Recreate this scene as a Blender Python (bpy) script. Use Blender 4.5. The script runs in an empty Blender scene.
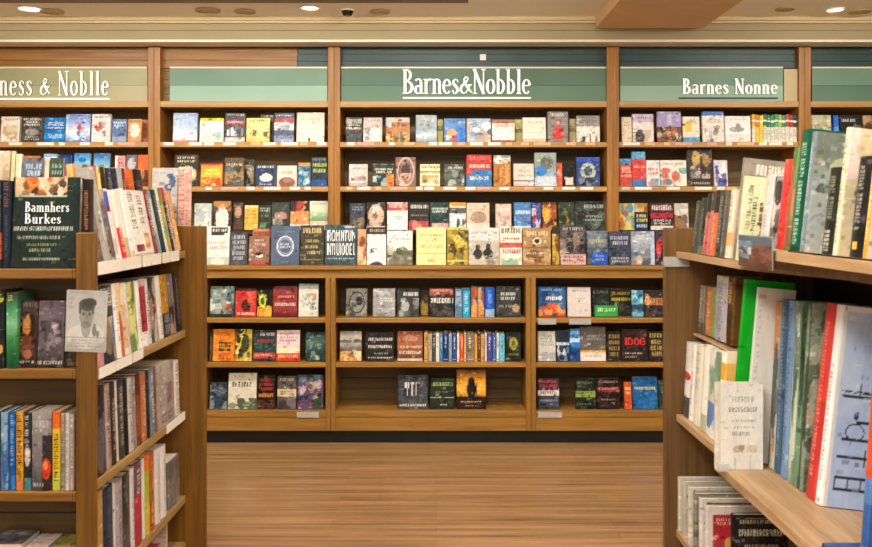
import bpy, bmesh, math, random
import numpy as np
from mathutils import Vector, Matrix
C = bpy.context.scene.collection
SC = bpy.context.scene
F = 850.0; CX = 436.0; HY = 213.0; EYE = 1.44
def X(px, d): return (px - CX) * d / F
def Z(py, d): return EYE - (py - HY) * d / F
R = math.radians

# ---------------------------------------------------------------- colours / materials
def lin(c):
    c = c / 255.0
    return c / 12.92 if c <= 0.04045 else ((c + 0.055) / 1.055) ** 2.4
def rgb(h):
    h = h.strip()
    if len(h) == 3: h = ''.join(ch * 2 for ch in h)
    return [int(h[i:i + 2], 16) for i in (0, 2, 4)]
def linc(h): return tuple(lin(v) for v in rgb(h)) + (1.0,)

def mat(name, col, rough=0.5, metal=0.0, spec=0.5, emit=0, trans=0, alpha=1, noise=0.0, nscale=40):
    m = bpy.data.materials.new(name); m.use_nodes = True
    nt = m.node_tree; b = nt.nodes['Principled BSDF']
    b.inputs['Base Color'].default_value = linc(col)
    b.inputs['Roughness'].default_value = rough
    b.inputs['Metallic'].default_value = metal
    b.inputs['Specular IOR Level'].default_value = spec
    if emit:
        b.inputs['Emission Color'].default_value = linc(col); b.inputs['Emission Strength'].default_value = emit
    b.inputs['Transmission Weight'].default_value = trans
    b.inputs['Alpha'].default_value = alpha
    if noise:
        tc = nt.nodes.new('ShaderNodeTexCoord'); n = nt.nodes.new('ShaderNodeTexNoise')
        n.inputs['Scale'].default_value = nscale; n.inputs['Detail'].default_value = 4
        nt.links.new(tc.outputs['Object'], n.inputs['Vector'])
        r = nt.nodes.new('ShaderNodeValToRGB')
        a = linc(col)
        r.color_ramp.elements[0].position = .3; r.color_ramp.elements[1].position = .7
        r.color_ramp.elements[0].color = tuple(v * (1 - noise) for v in a[:3]) + (1,)
        r.color_ramp.elements[1].color = tuple(min(1, v * (1 + noise)) for v in a[:3]) + (1,)
        nt.links.new(n.outputs['Fac'], r.inputs['Fac']); nt.links.new(r.outputs['Color'], b.inputs['Base Color'])
    return m

def wood(name, dark, light, axis, rough=0.4, stretch=14.0, scale=3.0):
    m = bpy.data.materials.new(name); m.use_nodes = True
    nt = m.node_tree; L = nt.links; b = nt.nodes['Principled BSDF']
    tc = nt.nodes.new('ShaderNodeTexCoord'); mp = nt.nodes.new('ShaderNodeMapping')
    s = [scale * stretch] * 3; s[axis] = scale * 0.6
    mp.inputs['Scale'].default_value = s
    L.new(tc.outputs['Object'], mp.inputs['Vector'])
    n = nt.nodes.new('ShaderNodeTexNoise'); n.inputs['Scale'].default_value = 1.0
    n.inputs['Detail'].default_value = 6; n.inputs['Roughness'].default_value = .65; n.inputs['Distortion'].default_value = .6
    L.new(mp.outputs['Vector'], n.inputs['Vector'])
    r = nt.nodes.new('ShaderNodeValToRGB')
    r.color_ramp.elements[0].position = .3; r.color_ramp.elements[1].position = .72
    r.color_ramp.elements[0].color = linc(dark); r.color_ramp.elements[1].color = linc(light)
    L.new(n.outputs['Fac'], r.inputs['Fac']); L.new(r.outputs['Color'], b.inputs['Base Color'])
    b.inputs['Roughness'].default_value = rough
    bp = nt.nodes.new('ShaderNodeBump'); bp.inputs['Strength'].default_value = .08; bp.inputs['Distance'].default_value = .002
    L.new(n.outputs['Fac'], bp.inputs['Height']); L.new(bp.outputs['Normal'], b.inputs['Normal'])
    return m

def art_mat(name, rough):
    m = bpy.data.materials.new(name); m.use_nodes = True
    nt = m.node_tree; b = nt.nodes['Principled BSDF']
    a = nt.nodes.new('ShaderNodeAttribute'); a.attribute_name = 'art'
    nt.links.new(a.outputs['Color'], b.inputs['Base Color'])
    b.inputs['Roughness'].default_value = rough; b.inputs['Specular IOR Level'].default_value = .22
    return m

M = dict(
    oak_h=wood('oak_across', '8a602a', 'c08e4a', 0), oak_v=wood('oak_upright', '80541c', 'b67e36', 2), oak_d=wood('oak_deep', '8a6230', 'bd9053', 1),
    edge_h=wood('oak_shelf_edge', 'a07846', 'c99c60', 0),
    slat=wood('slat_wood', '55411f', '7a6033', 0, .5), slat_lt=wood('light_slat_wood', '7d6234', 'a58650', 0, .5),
    head=wood('header_wood', '7a5322', 'aa7a3a', 0, .45),
    low_h=wood('low_oak_across', '7e5822', 'b48439', 0), low_v=wood('low_oak_upright', '78521f', 'ac7c34', 2),
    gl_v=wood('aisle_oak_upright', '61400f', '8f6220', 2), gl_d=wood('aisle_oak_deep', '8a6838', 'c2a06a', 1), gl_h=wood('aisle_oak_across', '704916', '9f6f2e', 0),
    gr_v=wood('walnut_upright', '583f22', '7e5d33', 2), gr_d=wood('pale_shelf_oak', '94734f', 'cba880', 1, .45, 8),
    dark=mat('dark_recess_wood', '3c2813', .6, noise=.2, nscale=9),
    black=mat('black_plinth', '060505', .5, noise=.2),
    teal=mat('dark_teal_board', '2c4646', .45, noise=.15, nscale=6),
    paper=mat('page_paper', 'e6dcc6', .8, noise=.06, nscale=300),
    tag_w=mat('white_tag', 'f1ece2', .6, noise=.05, nscale=150), tag_c=mat('cream_tag', 'e0b98a', .6, noise=.08, nscale=150), tag_p=mat('pink_tag', 'dba79a', .6, noise=.08, nscale=150), tag_k=mat('dark_tag', '5a4636', .6, noise=.2, nscale=150),
    letter=mat('white_sign_letter', 'fbfaf4', .4, noise=.01, emit=.22), letter_side=mat('dark_letter_side', '2e4a42', .5, noise=.1),  # slight emission added so the white painted letters look lit
    trim=mat('pale_trim', 'e4dfc6', .4, noise=.03),
    ceil=mat('cream_ceiling_paint', 'eee7d8', .8, noise=.02, nscale=3), fascia=mat('beige_fascia_paint', 'a89a76', .7, noise=.03, nscale=3),
    cornice=mat('cream_cornice_paint', 'd3bd92', .6, noise=.02, nscale=3), cove=mat('white_cove_strip', 'e9e0cf', .5, noise=.03, nscale=4),
    beam=mat('tan_beam_paint', 'd3ae7e', .7, noise=.05, nscale=5), brown=mat('brown_trim', '6f4e2c', .5, noise=.1),
    wall=mat('beige_wall_paint', 'b8a27c', .8, noise=.04, nscale=4),
    lamp=mat('lit_diffuser', 'fff1d8', .4, emit=3.0, noise=.01), tanlamp=mat('tan_downlight_glass', 'a98d5e', .35, noise=.08), ring=mat('white_lamp_ring', 'e5dac2', .4, noise=.02),
    cam=mat('black_dome', '15130f', .15, noise=.1),
    art=art_mat('printed_cover', .34), artm=art_mat('matt_printed_cover', .6),
    clear=mat('clear_plastic', 'dfe4e6', .12, trans=.0, alpha=.35, noise=.02), 
)

# ---------------------------------------------------------------- mesh helpers
def bx(bm, x0, x1, y0, y1, z0, z1):
    vs = [bm.verts.new((x, y, z)) for x in (x0, x1) for y in (y0, y1) for z in (z0, z1)]
    for q in ((0, 1, 3, 2), (4, 6, 7, 5), (0, 4, 5, 1), (2, 3, 7, 6), (0, 2, 6, 4), (1, 5, 7, 3)):
        bm.faces.new([vs[i] for i in q])
def link(name, bm, m, parent=None, bev=0.0, smooth=False):
    bmesh.ops.recalc_face_normals(bm, faces=bm.faces)
    if bev:
        bmesh.ops.bevel(bm, geom=list(bm.edges), offset=bev, segments=2, affect='EDGES', profile=.6)
    me = bpy.data.meshes.new(name); bm.to_mesh(me); bm.free()
    o = bpy.data.objects.new(name, me); C.objects.link(o)
    for mm in (m if isinstance(m, (list, tuple)) else [m]): me.materials.append(mm)
    if smooth: me.polygons.foreach_set('use_smooth', [True] * len(me.polygons))
    if parent is not None: o.parent = parent
    return o
def box(name, m, x0, x1, y0, y1, z0, z1, parent=None, bev=0.0):
    if parent is not None:                      # world numbers in, local numbers stored
        p = parent; off = Vector((0, 0, 0))
        while p is not None: off += p.location; p = p.parent
        x0, x1, y0, y1, z0, z1 = x0 - off.x, x1 - off.x, y0 - off.y, y1 - off.y, z0 - off.z, z1 - off.z
    bm = bmesh.new(); bx(bm, min(x0, x1), max(x0, x1), min(y0, y1), max(y0, y1), min(z0, z1), max(z0, z1))
    return link(name, bm, m, parent, bev)
def boxes(name, m, lst, parent=None, bev=0.0):
    off = Vector((0, 0, 0)); p = parent
    while p is not None: off += p.location; p = p.parent
    bm = bmesh.new()
    for a in lst:
        bx(bm, a[0] - off.x, a[1] - off.x, a[2] - off.y, a[3] - off.y, a[4] - off.z, a[5] - off.z)
    return link(name, bm, m, parent, bev)
def thing(name, label, cat, loc=(0, 0, 0), group=None):
    o = bpy.data.objects.new(name, None); C.objects.link(o); o.location = loc; o.empty_display_size = .05
    o['label'] = label; o['category'] = cat
    if group: o['group'] = group
    return o
def tag(o, label, cat, group=None):
    o['label'] = label; o['category'] = cat
    if group: o['group'] = group
    return o
def struct(name, m, x0, x1, y0, y1, z0, z1, label, cat):
    o = box(name, m, x0, x1, y0, y1, z0, z1); o['kind'] = 'structure'; o['label'] = label; o['category'] = cat
    return o

# ---------------------------------------------------------------- cover painter
FONT = dict(R='1110 1001 1001 1110 1010 1001 1001', O='0110 1001 1001 1001 1001 1001 0110', M='10001 11011 10101 10101 10001 10001 10001',
 N='1001 1101 1101 1011 1011 1001 1001', T='111 010 010 010 010 010 010', I='1 1 1 1 1 1 1', U='1001 1001 1001 1001 1001 1001 0110',
 D='1110 1001 1001 1001 1001 1001 1110', E='111 100 100 110 100 100 111', L='100 100 100 100 100 100 111', Y='101 101 101 010 010 010 010',
 G='0110 1001 1000 1011 1001 1001 0110', A='0110 1001 1001 1111 1001 1001 1001', S='0111 1000 1000 0110 0001 0001 1110', K='1001 1010 1100 1100 1010 1001 1001')
class Canvas:
    def __init__(s, w, h, seed):
        s.W, s.H = w, h; s.a = np.zeros((h, w, 3)); s.r = np.random.RandomState(seed)
        s.yy, s.xx = np.mgrid[0:h, 0:w]; s.u = (s.xx + .5) / w; s.v = (s.yy + .5) / h
    def put(s, mask, c, k=1.0): s.a[mask] = s.a[mask] * (1 - k) + np.array(c, float) * k
    def noise(s, cells):
        g = s.r.rand(cells + 2, cells + 2)
        fy = s.v * cells; fx = s.u * cells
        iy = fy.astype(int); ix = fx.astype(int); ty = fy - iy; tx = fx - ix
        return (g[iy, ix] * (1 - ty) * (1 - tx) + g[iy + 1, ix] * ty * (1 - tx) + g[iy, ix + 1] * (1 - ty) * tx + g[iy + 1, ix + 1] * ty * tx)
    def glyphs(s, x0, y0, x1, y1, c, rows, vert=False):
        W, H = s.W, s.H
        if vert:
            X0, X1 = int(x0 * W), max(int(x0 * W) + 1, int(round(x1 * W)))
            y = int(y0 * H); Y1 = int(y1 * H)
            while y < Y1:
                hgt = s.r.randint(1, 3); 
                m = s.r.rand(hgt, X1 - X0) < .75
                for j in range(hgt):
                    if y + j < H:
                        for i in range(X1 - X0):
                            if m[j, i] and X0 + i < W: s.a[y + j, X0 + i] = c
                y += hgt + 1 + (s.r.rand() < .15) * 2
            return
        rh = (y1 - y0) * H / rows
        for k in range(rows):
            Y0 = int(round(y0 * H + k * rh)); n = max(1, int(round(rh * .68)))
            ind = s.r.rand() * .12 if rows > 1 else 0
            x = int(round((x0 + ind * (x1 - x0)) * W)); Xe = int(round((x1 - ind * (x1 - x0)) * W))
            while x < Xe:
                lw = min(int(s.r.randint(1, 3)) + (n > 5), Xe - x)
                pat = s.r.rand(n, lw) < .72
                pat[:, 0] |= s.r.rand() < .7
                for j in range(n):
                    for i in range(lw):
                        if pat[j, i] and 0 <= Y0 + j < H and 0 <= x + i < W: s.a[Y0 + j, x + i] = c
                x += lw + 1 + (s.r.rand() < .12)
    def word(s, x0, y0, x1, y1, c, t):
        bits = [[FONT[ch].split()[r] for ch in t] for r in range(7)]
        rows = ['0'.join(b) for b in bits]; n = len(rows[0])
        for y in range(int(y0 * s.H), int(y1 * s.H)):
            for x in range(int(x0 * s.W), int(x1 * s.W)):
                r = int(((y + .5) / s.H - y0) / (y1 - y0) * 7); q = int(((x + .5) / s.W - x0) / (x1 - x0) * n)
                if 0 <= r < 7 and 0 <= q < n and rows[r][q] == '1': s.a[y, x] = c
    def detail(s, k):
        cells = s.W * s.H; n = int(cells / 13 * k)
        for j in range(n):
            y, x = s.r.randint(s.H), s.r.randint(s.W); c = np.clip(s.a[y, x] + s.r.randn() * 45 + s.r.randn(3) * 9, 4, 250)
            y2, x2 = int(np.clip(y + s.r.randn() * s.H * .05, 0, s.H - 1)), int(np.clip(x + s.r.randn() * s.W * .06, 0, s.W - 1))
            a, b = s.r.randint(0, 3), s.r.randint(0, 2)
            s.a[max(0, y2 - b):y2 + b + 1, max(0, x2 - a):x2 + a + 1] = s.a[max(0, y2 - b):y2 + b + 1, max(0, x2 - a):x2 + a + 1] * .4 + c * .6
    def run(s, art, det=0):
        ops = [o for o in art.split(';') if o.split()]
        if det:
            late = [o for o in ops if o.split()[0] in 'TVWO']; ops = [o for o in ops if o.split()[0] not in 'TVWO'] + ['D'] + late
        for op in ops:
            t = op.split()
            if not t: continue
            k = t[0]; 
            if k == 'D': s.detail(det)
            elif k == 'F': s.a[:] = rgb(t[1])
            elif k == 'G':
                n = len(t) - 1; cols = np.array([rgb(c) for c in t[1:]], float); p = s.v * (n - 1); i = np.minimum(p.astype(int), n - 2); f = (p - i)[..., None]
                s.a[:] = cols[i] * (1 - f) + cols[i + 1] * f
            elif k == 'B': s.put((s.v >= float(t[1])) & (s.v < float(t[2])), rgb(t[3]))
            elif k == 'R': x0, y0, x1, y1 = map(float, t[1:5]); s.put((s.u >= x0) & (s.u < x1) & (s.v >= y0) & (s.v < y1), rgb(t[5]))
            elif k == 'E': cx, cy, rx, ry = map(float, t[1:5]); s.put(((s.u - cx) / rx) ** 2 + ((s.v - cy) / ry) ** 2 < 1, rgb(t[5]))
            elif k == 'O':
                cx, cy, rx, ry = map(float, t[1:5]); q = ((s.u - cx) / rx) ** 2 + ((s.v - cy) / ry) ** 2; s.put((q < 1) & (q > .74), rgb(t[5]))
            elif k == 'T': x0, y0, x1, y1 = map(float, t[1:5]); s.glyphs(x0, y0, x1, y1, rgb(t[5]), int(t[6]) if len(t) > 6 else 1)
            elif k == 'V': x0, y0, x1, y1 = map(float, t[1:5]); s.glyphs(x0, y0, x1, y1, rgb(t[5]), 1, True)
            elif k == 'W': x0, y0, x1, y1 = map(float, t[1:5]); s.word(x0, y0, x1, y1, rgb(t[5]), t[6])
            elif k == 'K':
                x0, y0, x1, y1 = map(float, t[1:5]); n = int(t[5]); sz = float(t[6]); cols = [rgb(c) for c in t[7].split(',')]
                box_ = (s.u >= x0) & (s.u < x1) & (s.v >= y0) & (s.v < y1)
                for j in range(n):
                    cx = x0 + s.r.rand() * (x1 - x0); cy = y0 + s.r.rand() * (y1 - y0); a = sz * (.5 + s.r.rand()); b = a * (.4 + .8 * s.r.rand())
                    s.put((((s.u - cx) / a) ** 2 + ((s.v - cy) / b) ** 2 < 1) & box_, cols[s.r.randint(len(cols))], .85)
            elif k == 'S':      # standing figures / stripes
                x0, y0, x1, y1 = map(float, t[1:5]); cols = [rgb(c) for c in t[5].split(',')]; n = int(t[6]) if len(t) > 6 else 6
                idx = np.clip(((s.u - x0) / (x1 - x0) * n).astype(int), 0, n - 1); pick = s.r.randint(len(cols), size=n); top = y0 + s.r.rand(n) * (y1 - y0) * .3
                mk = (s.u >= x0) & (s.u < x1) & (s.v >= top[idx]) & (s.v < y1)
                s.a[mk] = np.array(cols, float)[pick[idx]][mk]
            elif k == 'P':      # seated / head and shoulders figure
                cx, cy, q = map(float, t[1:4]); s.put(((s.u - cx) / (q * .5)) ** 2 + ((s.v - cy) / (q * .45)) ** 2 < 1, rgb(t[4]))
                s.put((((s.u - cx) / q) ** 2 + ((s.v - cy - q * 1.25) / (q * .9)) ** 2 < 1), rgb(t[5]))
        nz = (s.noise(5) - .5) * 16 + (s.noise(max(6, s.W // 2)) - .5) * 14
        s.a = np.clip(s.a + nz[..., None], 4, 250)
        return s.a
SEED = [11]
def paint(art, w, h, res, det=0):
    SEED[0] += 1
    return Canvas(max(3, int(round(w / res)) + 1), max(6, int(round(h / res)) + 1), SEED[0]).run(art, det)
def to_lin(a):
    a = a / 255.0
    return np.where(a <= .04045, a / 12.92, ((a + .055) / 1.055) ** 2.4)

def resize_rows(a, n):
    i = np.clip(np.round(np.linspace(0, a.shape[0] - 1, n)).astype(int), 0, a.shape[0] - 1); return a[i]

# a book: hard or soft case wrapped around a page block. local frame: front cover looks to -Y, spine at -X, stands on z=0, front bottom edge at y=0
def book(name, label, w, h, t, loc, rz=0.0, tilt=0.0, front=None, spine=None, res=.0046, hard=True, group=None, cat='book', round_=.25, matt=False, roll=0.0):
    o = thing(name, label, cat, loc, group); o.rotation_euler = (tilt, roll, rz)
    det = .12 if h > .31 or any(q in label for q in ('leaf picture', 'pale green book', 'small white book', 'orange topped', 'plain', 'bright green', 'seal', 'pale yellow', 'cream pink', 'ivory', 'folder')) else (.45 if ('white' in label[:24] or 'cream' in label[:20]) else 1.0)
    if h > .2 and any(q in label for q in ('mottled', 'collage magazine', 'forest', 'misty', 'green figure', 'steel', 'slate blue spine', 'grey green spine')): det = .55
    ff = paint(front, w, h, res, det) if front else None
    ss = paint(spine, t, h, res, det * .5) if spine else None
    if ff is None:
        base = ss.reshape(-1, 3).mean(0)
        ff = np.zeros((ss.shape[0], 4, 3)) + ss[:, -1:, :] * .5 + base * .5
    if ss is None:
        ss = np.repeat(ff[:, :1, :] * .92, 3, axis=1)
    n = max(ff.shape[0], ss.shape[0]); ff = resize_rows(ff, n); ss = resize_rows(ss, n)
    back = np.repeat(ff.mean(axis=(0, 1))[None, None, :], n, axis=0).repeat(3, axis=1) * .5 + ss[:, :1, :] * .5
    J = np.concatenate([back, ss, ff], axis=1)[::-1]          # row 0 at the bottom
    c = min(.0026 if hard else .0009, t * .2)
    path = []; inn = []
    for q in range(3):
        f = q / 2; path.append((w / 2 - f * w * .985, t)); inn.append((w / 2 - f * (w - c * 1.5), t - c))
    k = ss.shape[1]; bul = min(t * .16, .006) * (1 if hard else .3) * round_ / .25
    for q in range(k):
        f = (q + .5) / k; path.append((-w / 2 - bul * (1 - (2 * f - 1) ** 2), t * (1 - f))); inn.append((-w / 2 + c * 1.4, (t - 2 * c) * (1 - f) + c))
    k = ff.shape[1]
    for q in range(k):
        f = q / (k - 1); path.append((-w / 2 + w * .015 + f * w * .985, 0.0)); inn.append((-w / 2 + c * 1.5 + f * (w - c * 1.5), c))
    nu = len(path); P = np.array(path); I = np.array(inn); zs = np.linspace(0, h, n)
    V = np.zeros((n * nu + 2 * nu, 3))
    V[:n * nu, 0] = np.tile(P[:, 0], n); V[:n * nu, 1] = np.tile(P[:, 1], n); V[:n * nu, 2] = np.repeat(zs, nu)
    b0 = n * nu; V[b0:b0 + nu, :2] = I; V[b0 + nu:, :2] = I; V[b0 + nu:, 2] = h
    fs = []
    for r in range(n - 1):
        a = r * nu
        for q in range(nu - 1): fs.append((a + q, a + q + 1, a + nu + q + 1, a + nu + q))
    top = (n - 1) * nu
    for q in range(nu - 1):
        fs.append((b0 + q, b0 + q + 1, q + 1, q)); fs.append((top + q, top + q + 1, b0 + nu + q + 1, b0 + nu + q)); fs.append((b0 + q + 1, b0 + q, b0 + nu + q, b0 + nu + q + 1))
    fs.append(tuple([r * nu for r in range(n)] + [b0 + nu, b0])); fs.append(tuple([b0 + nu - 1, b0 + 2 * nu - 1] + [r * nu + nu - 1 for r in range(n - 1, -1, -1)]))
    me = bpy.data.meshes.new('cover'); me.from_pydata(V.tolist(), [], fs)
    col = np.ones((len(V), 4)); L = to_lin(J).reshape(-1, 3); col[:n * nu, :3] = L
    col[b0:b0 + nu, :3] = to_lin(J)[0]; col[b0 + nu:, :3] = to_lin(J)[-1]
    ca = me.color_attributes.new('art', 'FLOAT_COLOR', 'POINT'); ca.data.foreach_set('color', col.astype(np.float32).ravel())
    me.materials.append(M['artm' if matt else 'art'])
    co = bpy.data.objects.new('cover', me); C.objects.link(co); co.parent = o
    g = .003 if hard else .0008
    bm = bmesh.new(); bx(bm, -w / 2 + c * 1.5 + .001, w / 2 - g - .001, c + .0004, t - c - .0004, g, h - g)
    link('page_block', bm, M['paper'], o)
    return o

# ---------------------------------------------------------------- sign lettering (tall condensed roman)
WT = [.9]
def ribbon(bm, pts, ws, dep, ox, oz, sx, sz):
    n = len(pts); Lf = []; Rt = []
    for i in range(n):
        a = Vector(pts[max(0, i - 1)]); b = Vector(pts[min(n - 1, i + 1)]); d = b - a
        nn = Vector((-d.y, d.x)).normalized() if d.length else Vector((1, 0)); w = WT[0] * (ws[i] if isinstance(ws, (list, tuple)) else ws)
        p = Vector(pts[i]); Lf.append(p + nn * w / 2); Rt.append(p - nn * w / 2)
    f = [[bm.verts.new((ox + p.x * sx, y, oz + p.y * sz)) for p in side] for side in (Lf, Rt) for y in (0.0, dep)]
    l0, l1, r0, r1 = f
    for i in range(n - 1):
        fr = bm.faces.new((l0[i], l0[i + 1], r0[i + 1], r0[i])); fr.material_index = 0
        for q in ((l1[i], r1[i], r1[i + 1], l1[i + 1]), (l0[i], l1[i], l1[i + 1], l0[i + 1]), (r0[i], r0[i + 1], r1[i + 1], r1[i])): bm.faces.new(q).material_index = 1
    bm.faces.new((l0[0], r0[0], r1[0], l1[0])).material_index = 1; bm.faces.new((l0[-1], l1[-1], r1[-1], r0[-1])).material_index = 1
def arc(cx, cy, rx, ry, a0, a1, tk=.12, tn=.05, n=14):
    pts = []; ws = []
    for i in range(n + 1):
        a = R(a0 + (a1 - a0) * i / n); pts.append((cx + rx * math.cos(a), cy + ry * math.sin(a))); ws.append(tn + (tk - tn) * abs(math.cos(a)) ** 1.3)
    return pts, ws
def st(x, y0, y1, w=.125): return ([(x, y0), (x, y1)], w)
def sf(x0, x1, y): return ([(x0, y), (x1, y)], .045)
GL = {
 'B': (.46, [st(.1, 0, 1), sf(0, .2, .022), sf(0, .2, .978), arc(.14, .755, .17, .225, -90, 90), arc(.14, .265, .235, .245, -90, 90, .135)]),
 'N': (.52, [st(.09, 0, 1, .06), st(.43, 0, 1, .06), ([(.07, 1), (.44, 0)], .13), sf(0, .12, .978), sf(.01, .18, .022), sf(.34, .52, .978)]),
 'a': (.36, [arc(.145, .17, .1, .15, 60, 300, .11), st(.265, 0.02, .46, .115), arc(.155, .46, .11, .14, 0, 150, .11), sf(.25, .36, .03), ([(.15, .31), (.25, .35)], .05)]),
 'r': (.32, [st(.1, 0, .6, .115), sf(0, .2, .022), sf(0, .12, .585), ([(.13, .45), (.18, .57), (.25, .6), (.29, .55)], [.05, .07, .09, .12])]),
 'n': (.42, [st(.1, 0, .6, .115), st(.31, 0, .45, .115), arc(.205, .45, .105, .14, 0, 180, .11), sf(0, .19, .022), sf(.24, .41, .022), sf(.01, .11, .585)]),
 'm': (.62, [st(.1, 0, .6, .115), st(.31, 0, .45, .115), st(.52, 0, .45, .115), arc(.205, .45, .105, .14, 0, 180, .11), arc(.415, .45, .105, .14, 0, 180, .11), sf(0, .19, .022), sf(.44, .61, .022), sf(.01, .11, .585)]),
 'h': (.42, [st(.1, 0, 1, .115), st(.31, 0, .45, .115), arc(.205, .45, .105, .14, 0, 180, .11), sf(0, .19, .022), sf(.24, .41, .022), sf(0, .11, .978)]),
 'u': (.42, [st(.1, .15, .6, .115), st(.31, 0, .6, .115), arc(.205, .15, .105, .14, 180, 360, .11), sf(.01, .11, .585), sf(.22, .31, .585), sf(.31, .41, .022)]),
 'k': (.42, [st(.1, 0, 1, .115), ([(.14, .28), (.34, .58)], .06), ([(.17, .36), (.37, .0)], .11), sf(0, .19, .022), sf(0, .11, .978), sf(.26, .4, .585)]),
 'e': (.36, [arc(.18, .3, .13, .28, 10, 320, .115), ([(.07, .34), (.3, .34)], .05)]),
 's': (.3, [([(.25, .47), (.22, .57), (.14, .59), (.07, .52), (.07, .42), (.15, .33), (.22, .24), (.24, .13), (.16, .02), (.08, .03), (.04, .15)], [.06, .05, .06, .09, .11, .13, .12, .1, .06, .05, .07])]),
 'o': (.38, [arc(.19, .3, .135, .28, 0, 360, .12, n=22)]),
 'b': (.4, [st(.1, 0, 1, .115), sf(0, .1, .978), arc(.15, .3, .17, .28, -120, 120, .12)]),
 'l': (.23, [st(.115, 0, 1, .12), sf(.02, .115, .978), sf(.02, .21, .022)]),
 '&': (.52, [([(.5, .06), (.36, .2), (.22, .44), (.19, .58), (.25, .7), (.34, .64), (.32, .54), (.2, .42), (.08, .3), (.06, .14), (.14, .03), (.26, .06), (.36, .2), (.42, .36)], [.06, .1, .1, .08, .05, .07, .07, .09, .11, .12, .06, .05, .05, .06]), ([(.33, .37), (.5, .37)], .045)]),
 ' ': (.22, []),
}
def lettering(text, x0, x1, z0, cap, y, parent, dep=.012, mats=None, track=.0, first=0):
    """letters spread from x0 to x1 (world), each one a child named letter"""
    tot = sum(GL[c][0] + track for c in text) - track; sx = (x1 - x0) / tot; x = x0
    off = parent.location
    for c in text:
        adv, strokes = GL[c]
        if strokes:
            bm = bmesh.new()
            for pts, ws in strokes: ribbon(bm, pts, ws, dep, 0, 0, sx, cap)
            o = link('letter', bm, mats or [M['letter'], M['letter_side']], parent); o.location = (x - off.x, y - off.y, z0 - off.z)
        x += (adv + track) * sx
# ================================================================= the room
DU, DL = 5.42, 5.30            # front of the upper cases, front of the low cases
BACK = 5.74
CEIL = 2.656
def floor_mat():
    m = bpy.data.materials.new('plank_floor'); m.use_nodes = True; nt = m.node_tree; L = nt.links; b = nt.nodes['Principled BSDF']
    tc = nt.nodes.new('ShaderNodeTexCoord')
    br = nt.nodes.new('ShaderNodeTexBrick'); br.offset = .37; br.inputs['Scale'].default_value = 1.0
    br.inputs['Brick Width'].default_value = 1.3; br.inputs['Row Height'].default_value = .085; br.inputs['Mortar Size'].default_value = .0016
    br.inputs['Color1'].default_value = linc('86623f'); br.inputs['Color2'].default_value = linc('b08658'); br.inputs['Mortar'].default_value = linc('6d4a30')
    br.inputs['Mortar Smooth'].default_value = .3; br.inputs['Bias'].default_value = 0
    L.new(tc.outputs['Object'], br.inputs['Vector'])
    mp = nt.nodes.new('ShaderNodeMapping'); mp.inputs['Scale'].default_value = (.9, 26, 1); L.new(tc.outputs['Object'], mp.inputs['Vector'])
    n = nt.nodes.new('ShaderNodeTexNoise'); n.inputs['Scale'].default_value = 1; n.inputs['Detail'].default_value = 7; n.inputs['Roughness'].default_value = .7
    L.new(mp.outputs['Vector'], n.inputs['Vector'])
    r = nt.nodes.new('ShaderNodeValToRGB'); r.color_ramp.elements[0].position = .34; r.color_ramp.elements[1].position = .66
    r.color_ramp.elements[0].color = linc('5e4329'); r.color_ramp.elements[1].color = linc('c69a6c')
    L.new(n.outputs['Fac'], r.inputs['Fac'])
    mx = nt.nodes.new('ShaderNodeMix'); mx.data_type = 'RGBA'; mx.inputs['Factor'].default_value = .62
    L.new(br.outputs['Color'], mx.inputs['A']); L.new(r.outputs['Color'], mx.inputs['B']); L.new(mx.outputs['Result'], b.inputs['Base Color'])
    b.inputs['Roughness'].default_value = .3; b.inputs['Specular IOR Level'].default_value = .5
    return m
M['floor'] = floor_mat()
WX0, WX1, WY0 = -3.45, 3.75, -1.2
struct('floor', M['floor'], WX0, WX1, WY0, BACK + .1, -.06, 0, 'pinkish brown laminate plank floor with boards running across the aisle', 'floor')
struct('ceiling', M['ceil'], WX0, WX1, WY0, BACK + .1, CEIL, CEIL + .06, 'cream painted ceiling with small round lights', 'ceiling')
struct('wall_back', M['wall'], WX0, WX1, BACK, BACK + .1, 0, CEIL, 'beige wall behind the long wooden bookcases', 'wall')
struct('wall_left', M['wall'], WX0 - .1, WX0, WY0, BACK, 0, CEIL, 'beige side wall left of the bookcases', 'wall')
struct('wall_right', M['wall'], WX1, WX1 + .1, WY0, BACK, 0, CEIL, 'beige side wall right of the bookcases', 'wall')
# bulkhead above the cases: two boards, a cornice, a white strip along the bottom
zf0, zf1, zf2 = Z(41, DL), Z(30, DL), CEIL
o = boxes('trim_1', M['fascia'], [(WX0, WX1, DL, BACK, zf1, zf2), (WX0, WX1, DL + .012, BACK, zf0, zf1)]); o['kind'] = 'structure'; o['label'] = 'beige two-step bulkhead above the wall bookcases'; o['category'] = 'bulkhead'
o = boxes('trim_2', M['cornice'], [(WX0, WX1, DL - .045, DL - .0005, CEIL - .022, CEIL - .0005), (WX0, WX1, DL - .025, DL - .0005, CEIL - .036, CEIL - .022)]); o['kind'] = 'structure'; o['label'] = 'pale cream cornice where bulkhead meets ceiling'; o['category'] = 'cornice'
o = boxes('trim_3', M['cove'], [(WX0, WX1, DL + .0005, DU + .03, zf0 - .007, zf0 - .0005), (WX0, WX1, DL - .006, DL, zf0 - .007, zf0 + .008)]); o['kind'] = 'structure'; o['label'] = 'bright white strip along the bottom of the bulkhead'; o['category'] = 'trim'
xb0, xb1 = X(594, DL), X(700, DL)
o = box('trim_4', M['beam'], xb0, xb1, 1.0, DL - .05, Z(30, DL), CEIL - .0005); o['kind'] = 'structure'; o['label'] = 'tan ceiling beam running towards the viewer from the bulkhead'; o['category'] = 'beam'
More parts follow.
